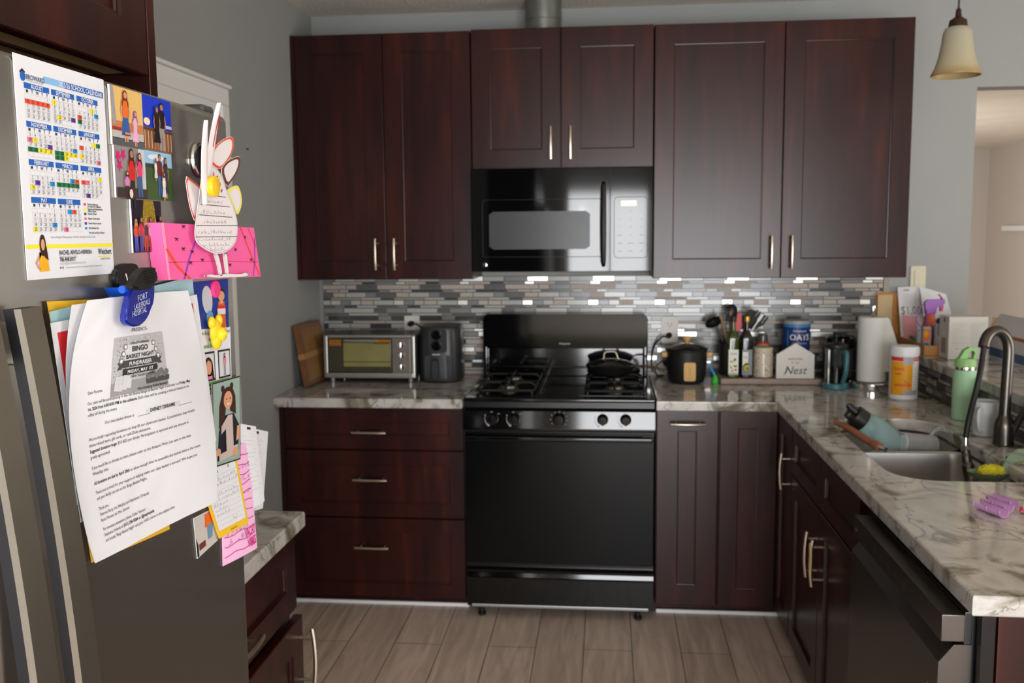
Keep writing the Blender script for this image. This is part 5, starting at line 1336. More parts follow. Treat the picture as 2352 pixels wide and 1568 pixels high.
person(P, W*.42, H*.08, H*.88, pm('orange_stripe', (224, 110, 44)), pm('patch_blue', (52, 92, 160)), pm('red_hair', (120, 44, 26)), skirt=True, l=4, w=1.15); P.rect(W*.34, H*.20, W*.52, H*.24, pm('ruffle', (224, 128, 50)), 12)
person(P, W*.72, H*.03, H*.62, pm('pink_dress', (226, 170, 208)), pm('pink_dress', (226, 170, 208)), pm('purple_hat', (134, 64, 156)), skirt=True, l=4, w=1.15); P.build('picture', o)
o, P, W, H = photo('photo of a couple in black against deep blue evening sky', -3.2915, -3.219, 1.6665, 1.7295)
P.rect(0, 0, W, H, pm('deep_sky', (24, 56, 190)), 0); P.rect(0, 0, W, H*.42, pm('boardwalk', (132, 84, 52)), 1); P.oval(W*.12, H*.52, W*.11, H*.07, pm('glow', (240, 214, 180)), 2)
for i in range(9): P.rect(W*(.02+i*.115), H*.03, W*(.05+i*.115), H*.36, pm('rail', (196, 164, 130)), 2)
P.rect(0, H*.36, W, H*.41, pm('rail_dark', (96, 56, 34)), 3); P.rect(W*.78, H*.46, W, H*.52, pm('city_lights', (190, 190, 220)), 2)
BLK = pm('black_cloth', (22, 20, 22))
person(P, W*.62, H*.02, H*.90, BLK, pm('grey_jeans', (150, 140, 136)), pm('cap', (18, 16, 16)), SKIN2, long_hair=False, l=4, w=1.2); person(P, W*.42, H*.06, H*.78, BLK, BLK, HAIR, SKIN2, skirt=True, l=10, w=1.1); P.build('picture', o)
o, P, W, H = photo('photo of laughing woman in red with two girls in pink', -3.3615, -3.2925, 1.608, 1.665)
P.rect(0, 0, W, H, pm('curtain_grey', (140, 134, 134)), 0); P.rect(W*.78, H*.1, W, H, pm('pale_wall', (196, 200, 210)), 1); P.rect(0, 0, W, H*.2, pm('table_dark', (62, 48, 46)), 8)
for (a, b) in ((.10, .80), (.27, .84), (.14, .62)): P.poly([(W*(a+.10*math.cos(t*PI/5+.3)*(1 if t % 2 else .5)), H*(b+.13*math.sin(t*PI/5+.3)*(1 if t % 2 else .5))) for t in range(10)], pm('balloon', (206, 30, 110)), 2)
person(P, W*.52, -H*.2, H*1.18, pm('red_top', (206, 36, 40)), pm('dark_dots', (40, 40, 46)), HAIR, SKIN2, l=3, w=.95); person(P, W*.76, H*.04, H*.88, pm('hot_pink', (222, 60, 120)), pm('jeans', (64, 92, 140)), HAIR, l=9, w=1.05); person(P, W*.32, -H*.02, H*.55, pm('lilac_top', (204, 128, 200)), pm('table_dark', (62, 48, 46)), HAIR, l=9, w=1.3); P.oval(W*.40, H*.09, W*.06, H*.09, pm('cake', (224, 206, 196)), 16); P.build('picture', o)
o, P, W, H = photo('photo of a family of four in a green field', -3.2915, -3.2225, 1.608, 1.6655)
P.rect(0, 0, W, H, pm('sky_soft', (150, 190, 222)), 0); P.rect(0, 0, W, H*.70, pm('field', (58, 84, 44)), 1); P.oval(W*.4, H*.88, W*.3, H*.06, pm('cloud', (214, 222, 230)), 1); P.rect(0, H*.66, W*.3, H*.74, pm('treeline', (44, 58, 44)), 2)
person(P, W*.50, H*.10, H*.86, pm('maroon', (104, 40, 50)), pm('jeans', (64, 92, 140)), HAIR, SKIN2, long_hair=False, l=3, w=1.0); person(P, W*.72, H*.05, H*.86, pm('charcoal', (56, 52, 62)), pm('charcoal', (56, 52, 62)), HAIR, SKIN2, skirt=True, l=3, w=.95); person(P, W*.32, H*.40, H*.46, LABW, pm('print_white', (206, 208, 214)), HAIR, SKIN2, skirt=True, l=9); person(P, W*.60, 0, H*.60, LABW, pm('print_white', (206, 208, 214)), HAIR, SKIN2, skirt=True, l=10); P.build('picture', o)
o, P, W, H = photo('lower photo of a group before a glowing golden tree', -3.330, -3.2575, 1.5465, 1.607)
P.rect(0, 0, W, H, pm('night', (30, 24, 38)), 0); P.poly([(W*.25, H*.1), (W*.92, H*.1), (W*.72, H), (W*.40, H)], pm('gold_tree', (140, 118, 30)), 1)
rr_ = random.Random(4)
for i in range(60): P.oval(W*rr_.uniform(.36, .78), H*rr_.uniform(.35, .97), .0006, .0006, pm('gold_light', (216, 190, 80)), 2, 6)
for i, (a, hh_, c1, c2) in enumerate(((.10, .62, (214, 70, 40), (60, 90, 190)), (.24, .66, (190, 40, 50), (40, 70, 140)), (.42, .64, (60, 50, 60), (170, 60, 60)), (.56, .66, (206, 196, 186), (140, 40, 44)), (.74, .60, (140, 60, 50), (190, 150, 130)), (.90, .70, (170, 70, 150), (120, 40, 110)))):
    person(P, W*a, H*.02, H*hh_, pm('g%s' % 'abcdef'[i], c1), pm('h%s' % 'abcdef'[i], c2), HAIR if i % 2 else pm('blonde', (186, 150, 104)), SKIN2, l=3+6*(i % 2), w=1.05)
P.build('picture', o)

# ---- stack of papers under the big clip (back to front)
sheet_px('envelope', 'yellow envelope at the back of the clipped paper stack', 'envelope', [(211, 1292), (390, 1215), (330, 682), (108, 692)], .0345, mat('envelope_yellow', (224, 176, 40), .65), bulge=.001)
o, f, W, H = sheet_px('flyer', 'pale blue sheet sticking out at upper right of the clipped stack', 'paper', [(178, 1160), (471, 985), (442, 634), (114, 716)], (.0385, .0365, .0375, .0395), mat('pale_blue_paper', (158, 196, 204), .65), bulge=.001)
P = Print(f); P.rect(W*.02, H*.55, W*.06, H*.9, mat('ink_sky', (96, 160, 206), .6, var=0), 0, 1, 4); P.build('print', o)
o, f, W, H = sheet_px('notice', 'sheet with red border and white round seal behind the letter', 'paper', [(186, 1200), (497, 1012), (452, 676), (116, 742)], (.044, .040, .042, .044), PAPER, bulge=.001)
RDP = mat('print_red', (200, 36, 48), .6, var=0); P = Print(f)
P.rect(W*.025, H*.03, W*.95, H*.95, RDP, 0, 6, 6); P.rect(W*.2, H*.10, W*.8, H*.86, PAPER, 1, 6, 6); P.oval(W*.29, H*.64, W*.20, H*.26, PAPER, 1, 28)
for i, ch in enumerate('BROWARD * CHARTER'): 
    a = math.radians(112+i*8.5); P.text(ch, W*.29+W*.165*math.cos(a), H*.64+H*.215*math.sin(a), .006, INK, 'C', True, 0, a+PI/2, 2)
P.rect(W*.0, H*.02, W*.04, H*.16, INKL, 1); P.build('print', o)
def rumple(c, amp, seed):
    r = random.Random(seed); k = [(r.uniform(1, 3), r.uniform(1, 3), r.uniform(0, 6), r.uniform(.4, 1)) for _ in range(5)]
    k2 = [(r.uniform(3, 7), r.uniform(3, 7), r.uniform(0, 6), r.uniform(.08, .2)) for _ in range(4)]
    return lambda i, j: amp*(sum(w*math.sin(a*PI*i+b*PI*j+p) for a, b, p, w in k)+sum(w*abs(math.sin(a*PI*i-b*PI*j+p)) for a, b, p, w in k2))/3
def quad9(px, xs, amp=0, seed=1, fold=None):
    G = [[PX(px[j][i][0], px[j][i][1], xs[j][i]) for i in range(3)] for j in range(3)]
    rm = rumple(None, amp, seed)
    def Lg(t): return (2*(t-.5)*(t-1), -4*t*(t-1), 2*t*(t-.5))
    def g(i, j, h):
        a, b = Lg(i), Lg(j); p = V((0, 0, 0))
        for y in range(3):
            for x in range(3): p += G[y][x]*(a[x]*b[y])
        n = V((1, -.25, 0)).normalized()
        extra = rm(i, j)
        if fold: extra += fold(i, j)
        return p + n*(h+extra)
    return g
g = quad9([[(212, 1255), (330, 1200), (476, 1115)], [(160, 965), (310, 930), (474, 890)], [(163, 700), (300, 682), (428, 666)]], [[.049, .049, .047], [.052, .050, .046], [.050, .046, .045]], .0030, 5)
mb = MB(); mb.sheet(g, 44, 54, .0004); tag(obj('loose_sheet', mb, PAPERG, None, 70), 'crumpled blank white sheet directly behind the front letter', 'paper')
W, H = .2159, .2794
gl = quad9([[(217, 1293), (345, 1228), (487, 1152)], [(162, 990), (320, 945), (479, 903)], [(199, 690), (315, 676), (432, 667)]], [[.058, .062, .056], [.062, .063, .054], [.055, .053, .050]], .0042, 9,
           lambda i, j: .006*max(0, (i-.72+(.30-j)))*(1 if j < .45 else 0) + .004*max(0, .12-i)*10*j*0)
mb = MB(); mb.sheet(gl, 76, 90, .0004); L_o = tag(obj('letter', mb, PAPER, None, 70), 'printed fundraiser letter hanging in front under the blue clip', 'paper')
P = Print(lambda u, v, h: gl(u/W, v/H, h))
def ly(fr): return H*(1-fr)
P.text('Eagle R', W*.38, ly(.060), .0058, INK, 'L', True, .2); P.text('P', W*.42, ly(.100), .016, INK, 'L', True, .15); P.text('everych', W*.36, ly(.125), .0068, INK, 'L', False, .25); P.text('-PRESENTS-', W*.50, ly(.162), .0062, INK, 'C')
ix0, ix1, iy0, iy1 = W*.30, W*.70, ly(.415), ly(.178); GY = lambda n, v: mat('grey_print_%s' % n, (v, v, v+2), .7, var=0)
P.rect(ix0, iy0, ix1, iy1, GY('a', 178), 0, 10, 8); P.rect(ix0, iy0, ix1, iy0+(iy1-iy0)*.22, GY('b', 148), 1, 10, 2)
rr_ = random.Random(8)
for i in range(110): 
    a, b = rr_.uniform(ix0+.002, ix1-.002), rr_.uniform(iy0+.015, iy1-.002); P.oval(a, b, .0006, .0009, GY('c', rr_.choice((90, 210, 235))) if False else (GY('d', 96), GY('e', 226))[i % 2], 1, 6)
ic = (ix0+ix1)/2
P.rect(ic-.025, iy1-.028, ic+.025, iy1-.010, GY('f', 206), 2, 10, 5)
for s in (-1, 1):
    for k in range(3): P.oval(ic+s*(.024+.003*k), iy1-.012-.008*k, .0034, .0034, GY('g', 120), 3, 12); P.oval(ic+s*(.024+.003*k), iy1-.012-.008*k, .0022, .0022, GY('h', 220), 4, 10)
P.text('OUR 5TH ANNUAL', ic, iy1-.010, .0038, INK, 'C', True, l=5); P.text('BINGO', ic, iy1-.0185, .0088, INK, 'C', True, l=5); P.text('BASKET NIGHT', ic, iy1-.0262, .0068, INK, 'C', True, l=5)
P.rect(ic-.029, iy1-.036, ic+.029, iy1-.028, GY('i', 66), 4, 10, 3); [P.poly([(ic+s_*.029, iy1-.0375), (ic+s_*.036, iy1-.0375), (ic+s_*.033, iy1-.0335), (ic+s_*.036, iy1-.0295), (ic+s_*.029, iy1-.0295)], GY('i', 66), 3) for s_ in (-1, 1)]; P.text('FUNDRAISER', ic, iy1-.0345, .0062, PAPER, 'C', True, l=5)
P.rect(ic-.027, iy1-.0445, ic+.027, iy1-.0375, GY('j', 40), 4, 10, 3); P.text('FRIDAY, MAY 1ST', ic, iy1-.0430, .0052, PAPER, 'C', True, l=5)
P.text('6PM-8PM IN THE ERE CAFETERIA', ic, iy1-.0485, .0030, INK, 'C', True, l=5); P.text('Win Amazing Raffle Baskets!', ix1-.002, iy0+.002, .0040, INK, 'R', True, l=5)
for k, dx in enumerate((0, .006, .012)): P.poly([(ix0+.004+dx, iy0+.006+.001*k), (ix0+.016+dx, iy0+.004+.001*k), (ix0+.018+dx, iy0+.020), (ix0+.006+dx, iy0+.022)], GY('k', 200-14*k), 3+k)
for k in range(8):
    a = ix1-.034+.0042*k; P.poly([(a, iy0+.007), (a+.006, iy0+.007), (a+.007, iy0+.013), (a-.001, iy0+.013)], GY('l', 70), 3); P.oval(a+.003, iy0+.015+.002*(k % 3), .0034, .0036, GY('m', 110+30*(k % 3)), 4, 10)
TX = [(.385, 'Dear Parents,', 0), (.425, 'Our class will be participating in the 5th Annual Bingo & Basket Night Fundraiser on |Friday, May', 0), (.447, '|1st, 2026 from 6:00-8:00 PM in the cafeteria.| Each class will be creating a themed basket to be', 0), (.469, 'raffled off during the event.', 0),
      (.560, 'We are kindly requesting donations to help fill our classroom basket. Contributions may include', 0), (.582, 'theme-related items, gift cards, or cash/Zelle donations.', 0), (.604, '|Suggested donation range:| $15-$25 per family. Participation is optional and any amount is', 0), (.626, 'greatly appreciated.', 0),
      (.665, 'If you would like to donate an item, please refer to the Amazon Wish List sent in the class', 0), (.687, 'WhatsApp chat.', 0), (.722, '|All donations are due by April 20th| to allow enough time to assemble the basket before the event.', 0),
      (.757, 'Thank you so much for your support in helping make our class basket a success! We hope you', 0), (.779, 'and your family can join us for Bingo Basket Night.', 0), (.818, 'Thank you,', 0), (.840, 'Dharma Perry, Iris Mihalski and Stephanie Orlando', 1), (.862, 'Room Parents for Mrs. Gomez', 0),
      (.897, 'For monetary donations, please Zelle/ Venmo:', 0), (.919, 'Stephanie Orlando at |(631) 258-5084 or @stephojeda', 0), (.941, 'and include "Bingo Basket Night" and your child\'s name in the subject line', 0)]
for fr_y, t, it in TX:
    x = W*.14; b = False
    for seg in t.split('|'):
        if seg: P.text(seg, x, ly(fr_y), .0047, INK, 'L', b, .22*it, sx=.86); x += sum(FONT.get(c, b)[2] for c in seg)*.0047*.86
        b = not b
P.text('Our class basket theme is', W*.26, ly(.512), .0047, INK, 'L', False, .2, sx=.86); P.rect(W*.535, ly(.515), W*.77, ly(.496), GY('n', 208), 0, 4); P.text('DISNEY DREAMS', W*.56, ly(.510), .0056, INK, 'L', True, l=2, sx=.9); P.line([(W*.48, ly(.516)), (W*.56, ly(.516))], .0004, INK); P.line([(W*.76, ly(.516)), (W*.86, ly(.516))], .0004, INK)
P.build('letter_print', L_o)

# ---- big clip
def pxpoly(pts, x, sm=0):
    if sm: pts = chaikin(pts, sm)
    return [(PX(u, v, x).y, PX(u, v, x).z) for u, v in pts]
FL0 = LEFT(0)
CLB = mat('clip_blue', (18, 34, 130), .22, var=.06, coat=.4)
c0 = PX(318, 690, .066)
r = thing('magnet_clip', 'large blue and black hospital clip magnet gripping the letter stack', 'clip', (.066, c0.y, 1.47))
mb = MB(); x = .074; mb.prism(pxpoly([(302, 668), (312, 656), (352, 648), (358, 658), (353, 690), (346, 720), (334, 742), (314, 751), (297, 747), (289, 734), (295, 700)], x, 1), FL0, x-.007, x, 0, .002); jaw = obj('front_jaw', mb, CLB, r, 40)
def yz(u, v): p = PX(u, v, x); return p.y, p.z
P = Print(lambda a, b, h: V((x+h, a, b)))
SILT = mat('ink_silver', (196, 204, 222), .5, var=0)
b0 = yz(327, 690); P.text('FORT', b0[0], b0[1]+.001, .0090, SILT, 'C', False, .12, .12); b0 = yz(326, 703); P.text('LAUDERDALE', b0[0], b0[1]-.0005, .0080, SILT, 'C', False, .12, .12, sx=.72); b0 = yz(320, 722); P.text('HOSPITAL', b0[0], b0[1], .0090, SILT, 'C', False, .12, .12, sx=.78)
P.build('lettering', jaw)
mb = MB(); x2 = .088; mb.prism(pxpoly([(306, 668), (312, 640), (326, 620), (346, 612), (362, 618), (364, 632), (356, 664)], x2, 2), FL0, x2-.009, x2, 0, .003); gp = obj('front_grip', mb, BLACKP, r, 40)
mb = MB()
for k in range(8):
    a0_ = (327+k*.6, 622+k*4.4); a1_ = (357-k*.4, 616+k*4.6)
    mb.tube([PX(a0_[0], a0_[1], x2+.0006), PX(a1_[0], a1_[1], x2+.0006)], .0006, 6)
obj('grip_ridges', mb, BLACKR, gp)
mb = MB(); x3 = .0335; mb.prism(pxpoly([(258, 640), (262, 620), (280, 606), (300, 604), (316, 615), (312, 668), (268, 670)], x3, 2), FL0, x3-.0025, x3+.0045, 0, .002); obj('back_grip', mb, BLACKP, r, 40)
mb = MB(); mb.prism(pxpoly([(266, 660), (312, 660), (308, 690), (290, 690), (276, 680)], .05), FL0, .0365, .060, 0, .002); mb.lathe([(0, -.004), (.004, -.004), (.004, .004), (0, .004)], tuple(PX(284, 664, .066)), 14, 0, (0, 1, 0)); obj('hinge', mb, mat('clip_bright_blue', (24, 84, 200), .3), r, 40)
mb = MB(); mb.tube([PX(296, 656, .070), PX(291, 634, .070), PX(289, 629, .069)], .0011, 8); obj('spring', mb, CHROME, r)

# ---- pink box card and turkey craft
PK = mat('hot_pink_paper', (238, 96, 160), .65, var=.02); PKL = mat('pink_paper_edge', (244, 150, 190), .65, var=.02)
xb = .048
pp = pxpoly([(386, 643), (599, 635), (583, 523), (368, 511)], xb)
r = thing('pink_box', 'shallow hot pink paper box with drawn stars behind the turkey craft', 'paper craft', (xb, (pp[0][0]+pp[1][0])/2, pp[0][1]))
mb = MB(); mb.prism(pp, FL0, FX+.0002, xb); bx = obj('box', mb, PK, r, 0)
pc_ = [V((0, a, b)) for a, b in pp]
def pf(u, v, h): q = (pc_[0]*(1-u)+pc_[1]*u)*(1-v)+(pc_[3]*(1-u)+pc_[2]*u)*v; return V((xb+h, q.y, q.z))
P = Print(pf); OR_ = mat('marker_orange', (232, 76, 36), .6, var=0); PU_ = mat('marker_purple', (150, 60, 190), .6, var=0)
P.poly([(0, 0), (.02, 0), (.028, 1), (0, 1)], PKL, 0)
P.line([(.02, .55), (.10, .22), (.20, 0)], .022, OR_, 1); P.line([(.32, .78), (.22, .40), (.14, 0)], .014, PU_, 1); P.line([(.02, .31), (.5, .33), (.98, .30)], .008, RDP, 1)
P.line([(.82, 1), (.90, .5), (.985, .02)], .014, OR_, 1); P.line([(.92, .98), (.96, .75), (.99, .60)], .010, OR_, 1); P.line([(.985, .80), (.955, .40), (.90, .02)], .010, PU_, 1)
for a, b in ((.12, .72), (.22, .30), (.34, .35), (.72, .55), (.86, .80), (.90, .35), (.17, .55), (.25, .50), (.20, .95), (.63, .25)): 
    P.line([(a-.014, b-.03), (a+.014, b+.03)], .006, INK, 2); P.line([(a+.012, b-.03), (a-.012, b+.03)], .006, INK, 2); P.line([(a-.016, b+.01), (a+.016, b+.01)], .012, INK, 2)
P.build('marker_drawing', bx)
r = thing('turkey_craft', 'white paper turkey craft with coloured feathers standing out from refrigerator', 'paper craft', tuple(PX(500, 600, .056)))
TP = mat('craft_paper', (226, 220, 222), .7, var=.015)
def cut(name, pts, x, edge, wpx, m=TP, th=.0006, tilt=None):
    q = pxpoly(pts, x, 1); cx_ = sum(p[0] for p in q)/len(q); cz_ = sum(p[1] for p in q)/len(q)
    mp = (lambda a, b, n: V((x+n, a, b))) if not tilt else (lambda a, b, n: V((x+n+tilt(a, b), a, b)))
    mb = MB(); mb.prism(q, mp, -th, 0); o = obj(name, mb, m, r, 0)
    if edge:
        P = Print(lambda a, b, h: mp(a, b, h)); n = len(q)
        for k in range(n):
            a, b = q[k], q[(k+1) % n]; s = wpx
            ia = (cx_+(a[0]-cx_)*(1-s), cz_+(a[1]-cz_)*(1-s)); ib = (cx_+(b[0]-cx_)*(1-s), cz_+(b[1]-cz_)*(1-s))
            oa = (cx_+(a[0]-cx_)*.97, cz_+(a[1]-cz_)*.97); ob2 = (cx_+(b[0]-cx_)*.97, cz_+(b[1]-cz_)*.97)
            P.poly([oa, ob2, ib, ia], edge, 0)
        P.build('edge_colour', o)
    return o
MO = mat('marker_orange', (232, 76, 36)); MBR = mat('marker_brown', (104, 56, 38), .6, var=0); MY = mat('marker_yellow', (238, 228, 84), .6, var=0)
cut('feather', [(482, 372), (486, 350), (497, 332), (515, 318), (533, 312), (538, 325), (535, 348), (524, 368), (506, 390), (492, 384)], .0520, MO, .16)
cut('feather', [(506, 392), (516, 374), (532, 363), (552, 357), (552, 375), (544, 398), (532, 416), (519, 432)], .0525, MBR, .24)
cut('feather', [(519, 438), (530, 430), (546, 424), (553, 440), (556, 462), (553, 480), (545, 496), (538, 478)], .0520, MY, .22)
cut('feather', [(425, 402), (440, 412), (464, 432), (458, 460), (449, 512), (440, 490), (432, 455)], .0515, MO, .15)
def standing(name, base, tip, x0, x1, wid, lat, marks=None):
    mb = MB(); 
    def g(i, j, h):
        u_ = base[0]+(tip[0]-base[0])*j; v_ = base[1]+(tip[1]-base[1])*j; xx = x0+(x1-x0)*j
        w_ = wid*max(.06, math.sin(PI*min(1, .04+.95*j))**.8)
        p = PX(u_, v_, xx); d = V((-.385, .92, .06)).normalized(); nrm = V((.92, .385, .02)).normalized()
        return p + d*(w_*(i-.5)) + nrm*(lat*(w_/wid)*(i-.5) + .004*math.sin(PI*i) + h)
    mb.sheet(g, 4, 14, .0006); o = obj(name, mb, TP, r, 60)
    if marks:
        P = Print(lambda u, v, h: g(u, v, h+.0002)); P.poly([(.25, .45), (.75, .45), (.8, .7), (.6, .9), (.3, .75)], marks, 0); P.build('edge_colour', o)
standing('feather', (474, 420), (500, 236), .056, .074, .030, .007, RDP)
standing('feather', (468, 470), (470, 276), .060, .074, .030, .006)
body = [(468, 372), (482, 374), (498, 386), (510, 404), (518, 430), (528, 455), (540, 485), (546, 512), (546, 540), (540, 560), (526, 575), (508, 583), (490, 582), (470, 572), (452, 558), (447, 540), (449, 512), (455, 470), (460, 430), (464, 398)]
bo = cut('body', body, .0560, INK, .035)
P = Print(lambda a, b, h: V((.0560+h, a, b)))
for u0, v0, u1, v1 in ((463, 445, 518, 453), (460, 469, 527, 475), (456, 493, 533, 499), (451, 518, 546, 518), (448, 544, 545, 543)): P.line([pxpoly([(u0, v0)], .056)[0], pxpoly([(u1, v1)], .056)[0]], .0008, INK, 1)
for k, (u0, v0, w_) in enumerate(((470, 464, 38), (460, 489, 55), (463, 512, 60), (454, 536, 80), (455, 553, 80), (466, 566, 62), (482, 576, 36))):
    a, b = pxpoly([(u0, v0)], .056)[0]; P.scribble(a, b, w_*.0013, .0045, INKG, k, 1, .0004)
for ch, u0, v0, rt, m_ in (('g', 471, 398, .1, MBR), ('r', 479, 393, -.05, MY), ('a', 488, 403, -.25, MO), ('c', 496, 409, -.45, MBR), ('i', 502, 412, -.6, MY), ('a', 502, 424, -.8, MO), ('s', 506, 437, -1.0, MBR)):
    a, b = pxpoly([(u0, v0)], .056)[0]; P.text(ch, a, b, .011, m_, 'L', True, 0, rt, 2)
P.build('writing', bo)
cut('leg', [(490, 580), (500, 580), (506, 600), (512, 634), (504, 634), (499, 608)], .0550, INK, .10)
cut('leg', [(512, 580), (522, 580), (523, 605), (527, 632), (519, 634), (516, 608)], .0549, INK, .10)
cut('foot', [(464, 634), (480, 629), (498, 633), (520, 628), (552, 630), (566, 625), (578, 631), (560, 636), (520, 637), (490, 638)], .0553, INK, .08)
# magnets
def disc(name, label, u, v, x, rad, m, h=.008, knob=True):
    c = PX(u, v, x); mb = MB()
    mb.lathe([(0, 0), (rad*.8, 0), (rad*.82, h*.4), (rad, h*.5), (rad, h*.85), (rad*.93, h), (rad*.6, h*1.05), (0, h*1.05)] if knob else [(0, 0), (rad, 0), (rad, h*.7), (rad*.9, h), (0, h)], tuple(c), 32, 0, (1, 0, 0))
    return tag(obj(name, mb, m), label, 'magnet', 'round magnets on the refrigerator')
disc('magnet', 'round yellow push magnet on the turkey craft', 469, 428, .0568, .0135, mat('magnet_yellow', (238, 190, 34), .3, var=.02), .016)
mb = MB(); c = PX(452, 368, FX); mb.lathe([(0, 0), (.0225, 0), (.0235, .003), (.0225, .006), (.019, .0065)], tuple(c), 36, 0, (1, 0, 0)); mb.lathe([(.019, .0065), (.010, .005), (0, .0045)], tuple(c), 36, 1, (1, 0, 0))
tag(obj('magnet', mb, [CHROME, mat('dark_mirror', (60, 60, 60), .12, .9)]), 'round silver rimmed magnet half hidden behind the turkey feathers', 'magnet', 'round magnets on the refrigerator')

# ---- photos and notes at the far edge of the door
o, f, W, H = sheet_px('photo', 'blue school photo of a child below the pink box', 'photo', [(456, 756), (525, 751), (523, 640), (442, 648)], FX+.0014, PHB, group='loose photos at the far edge of the door')
P = Print(f); P.rect(0, 0, W, H, pm('royal', (24, 52, 140)), 0); rr_ = random.Random(2)
for i in range(40): P.oval(W*rr_.random()*.96+.001, H*rr_.random()*.94+.001, .0012, .0012, pm('royal_light', (50, 90, 190)), 1, 6)
P.oval(W*.34, H*.60, W*.15, H*.30, pm('soft_white', (190, 194, 202)), 2, 20); P.oval(W*.38, H*.20, W*.12, H*.18, pm('soft_blue', (96, 150, 200)), 3, 16); P.poly([(W*.62, 0), (W*.90, 0), (W*.86, H*.55), (W*.66, H*.55)], pm('orange_shirt', (206, 96, 40)), 2)
P.rect(W*.71, H*.5, W*.81, H*.62, SKIN, 3); P.oval(W*.76, H*.69, W*.13, H*.13, HAIR, 3); P.oval(W*.76, H*.66, W*.10, H*.105, SKIN, 4); P.rect(W*.62, H*.28, W*.88, H*.44, pm('card_white', (222, 216, 210)), 4); P.rect(W*.62, H*.40, W*.88, H*.46, RDP, 5); P.build('picture', o)
o, f, W, H = sheet_px('photo_sheet', 'white school portrait order sheet behind the yellow bear clip', 'paper', [(478, 1060), (536, 1030), (529, 750), (452, 757)], FX+.0004, PAPER)
P = Print(f); GRT = mat('print_green', (70, 150, 40), .6, var=0)
P.text('Eagle Ridge', .004, H*.955, .0068, INK, 'L', False, .15); P.text('School', W*.97, H*.957, .0068, INK, 'R', False, .15); P.text('Emilia', W*.30, H*.905, .0068, INK, 'L', False, .15); P.text('Personal Artists', .002, H*.855, .0085, GRT, 'L', True, sx=.98)
for k, (a, b) in enumerate(((.04, .46), (.56, .96))):
    P.rect(W*a, H*.60, W*b, H*.825, INK, 0); P.rect(W*a+.003, H*.615, W*b-.003, H*.81, pm('paper_sketch', (206, 210, 214)), 1); m_ = W*(a+b)/2
    if k == 0: P.oval(m_, H*.71, W*.13, H*.075, HAIR, 2); P.poly([(m_-W*.14, H*.615), (m_+W*.16, H*.615), (m_+W*.12, H*.72), (m_-W*.12, H*.72)], HAIR, 2); P.oval(m_, H*.705, W*.085, H*.055, SKIN, 3); P.rect(m_-W*.05, H*.615, m_+W*.08, H*.64, pm('pink_tee', (214, 130, 170)), 4)
    else: person(P, m_, H*.618, H*.18, pm('pink_tee', (214, 130, 170)), pm('grey_skirt', (150, 140, 160)), HAIR, l=2)
P.rect(0, H*.555, W*.9, H*.595, pm('rainbow', (120, 170, 90)), 0); P.text('Sweet Home Map', .002, H*.565, .0050, INK, 'L', True, l=1); P.rect(0, H*.50, W*.9, H*.548, INK, 0); P.text('TWO WAYS', .003, H*.508, .0095, PAPER, 'L', True, l=1)
for k, t in enumerate(('to view,', 'Use "Learn', 'this Order')): P.text(t, .006, H*(.455-.042*k), .0066, INK, 'L', True)
P.rect(W*.2, H*.1, W*.6, H*.24, INK, 0); P.build('print', o)
c = PX(496, 764, .038); BY = mat('bear_yellow', (240, 200, 36), .35, var=.02)
mb = MB()
def blob(dy, dz, dx, ry, rz, rx):
    q = bmesh.ops.create_uvsphere(mb.bm, u_segments=20, v_segments=12, radius=1)
    for v in q['verts']: v.co = c + V((dx+v.co.x*rx, dy+v.co.y*ry, dz+v.co.z*rz))
blob(0, .002, 0, .0175, .0170, .006); blob(-.0125, .0150, 0, .0078, .0085, .0048); blob(.0115, .0160, 0, .0078, .0085, .0048); blob(.0, -.0100, 0, .0125, .0130, .0062)
mb.lathe([(.0095, 0), (.0095, .004), (.0092, .0065), (.006, .0085), (0, .009)], tuple(c+V((.003, .004, -.002))), 20, 0, (1, 0, 0)); mb.lathe([(.0035, .008), (.003, .0105), (0, .011)], tuple(c+V((.003, .004, -.001))), 12, 0, (1, 0, 0))
tag(obj('magnet_clip', mb, BY, None, 60), 'yellow bear head shaped magnet clip over the school sheet', 'clip')
disc('magnet', 'round pink magnet just under the pink paper box', 492, 664, FX+.002, .0120, mat('magnet_pink', (230, 60, 130), .35, var=.02), .0045, False)
o, f, W, H = sheet_px('photo', 'dark edged photo of girl with pigtails holding a large number one', 'photo', [(489, 1075), (552, 1054), (551, 862), (487, 880)], FX+.0056, PHB, .0006, group='loose photos at the far edge of the door')
P = Print(f); P.rect(0, 0, W, H, pm('edge_black', (26, 26, 28)), 0); P.rect(.002, .002, W-.002, H-.002, pm('teal_cloth', (150, 172, 164)), 1)
P.poly([(W*.14, H*.06), (W*.90, H*.10), (W*.94, H*.42), (W*.74, H*.58), (W*.36, H*.58), (W*.20, H*.40)], pm('charcoal_dress', (34, 36, 46)), 2)
P.poly([(W*.20, H*.44), (W*.36, H*.46), (W*.44, H*.62), (W*.46, H*.90), (W*.34, H*.88), (W*.22, H*.70)], HAIR, 3); P.poly([(W*.60, H*.62), (W*.82, H*.56), (W*.80, H*.78), (W*.66, H*.92), (W*.58, H*.86)], HAIR, 3)
P.oval(W*.52, H*.78, W*.20, H*.13, HAIR, 4, 20); P.oval(W*.52, H*.755, W*.155, H*.105, SKIN, 5, 20); P.oval(W*.46, H*.77, W*.022, H*.010, INK, 6, 8); P.oval(W*.59, H*.77, W*.022, H*.010, INK, 6, 8); P.poly([(W*.45, H*.715), (W*.60, H*.715), (W*.525, H*.692)], pm('smile', (226, 220, 214)), 6)
P.oval(W*.34, H*.90, W*.06, H*.04, HAIR, 4); P.oval(W*.66, H*.91, W*.06, H*.04, HAIR, 4)
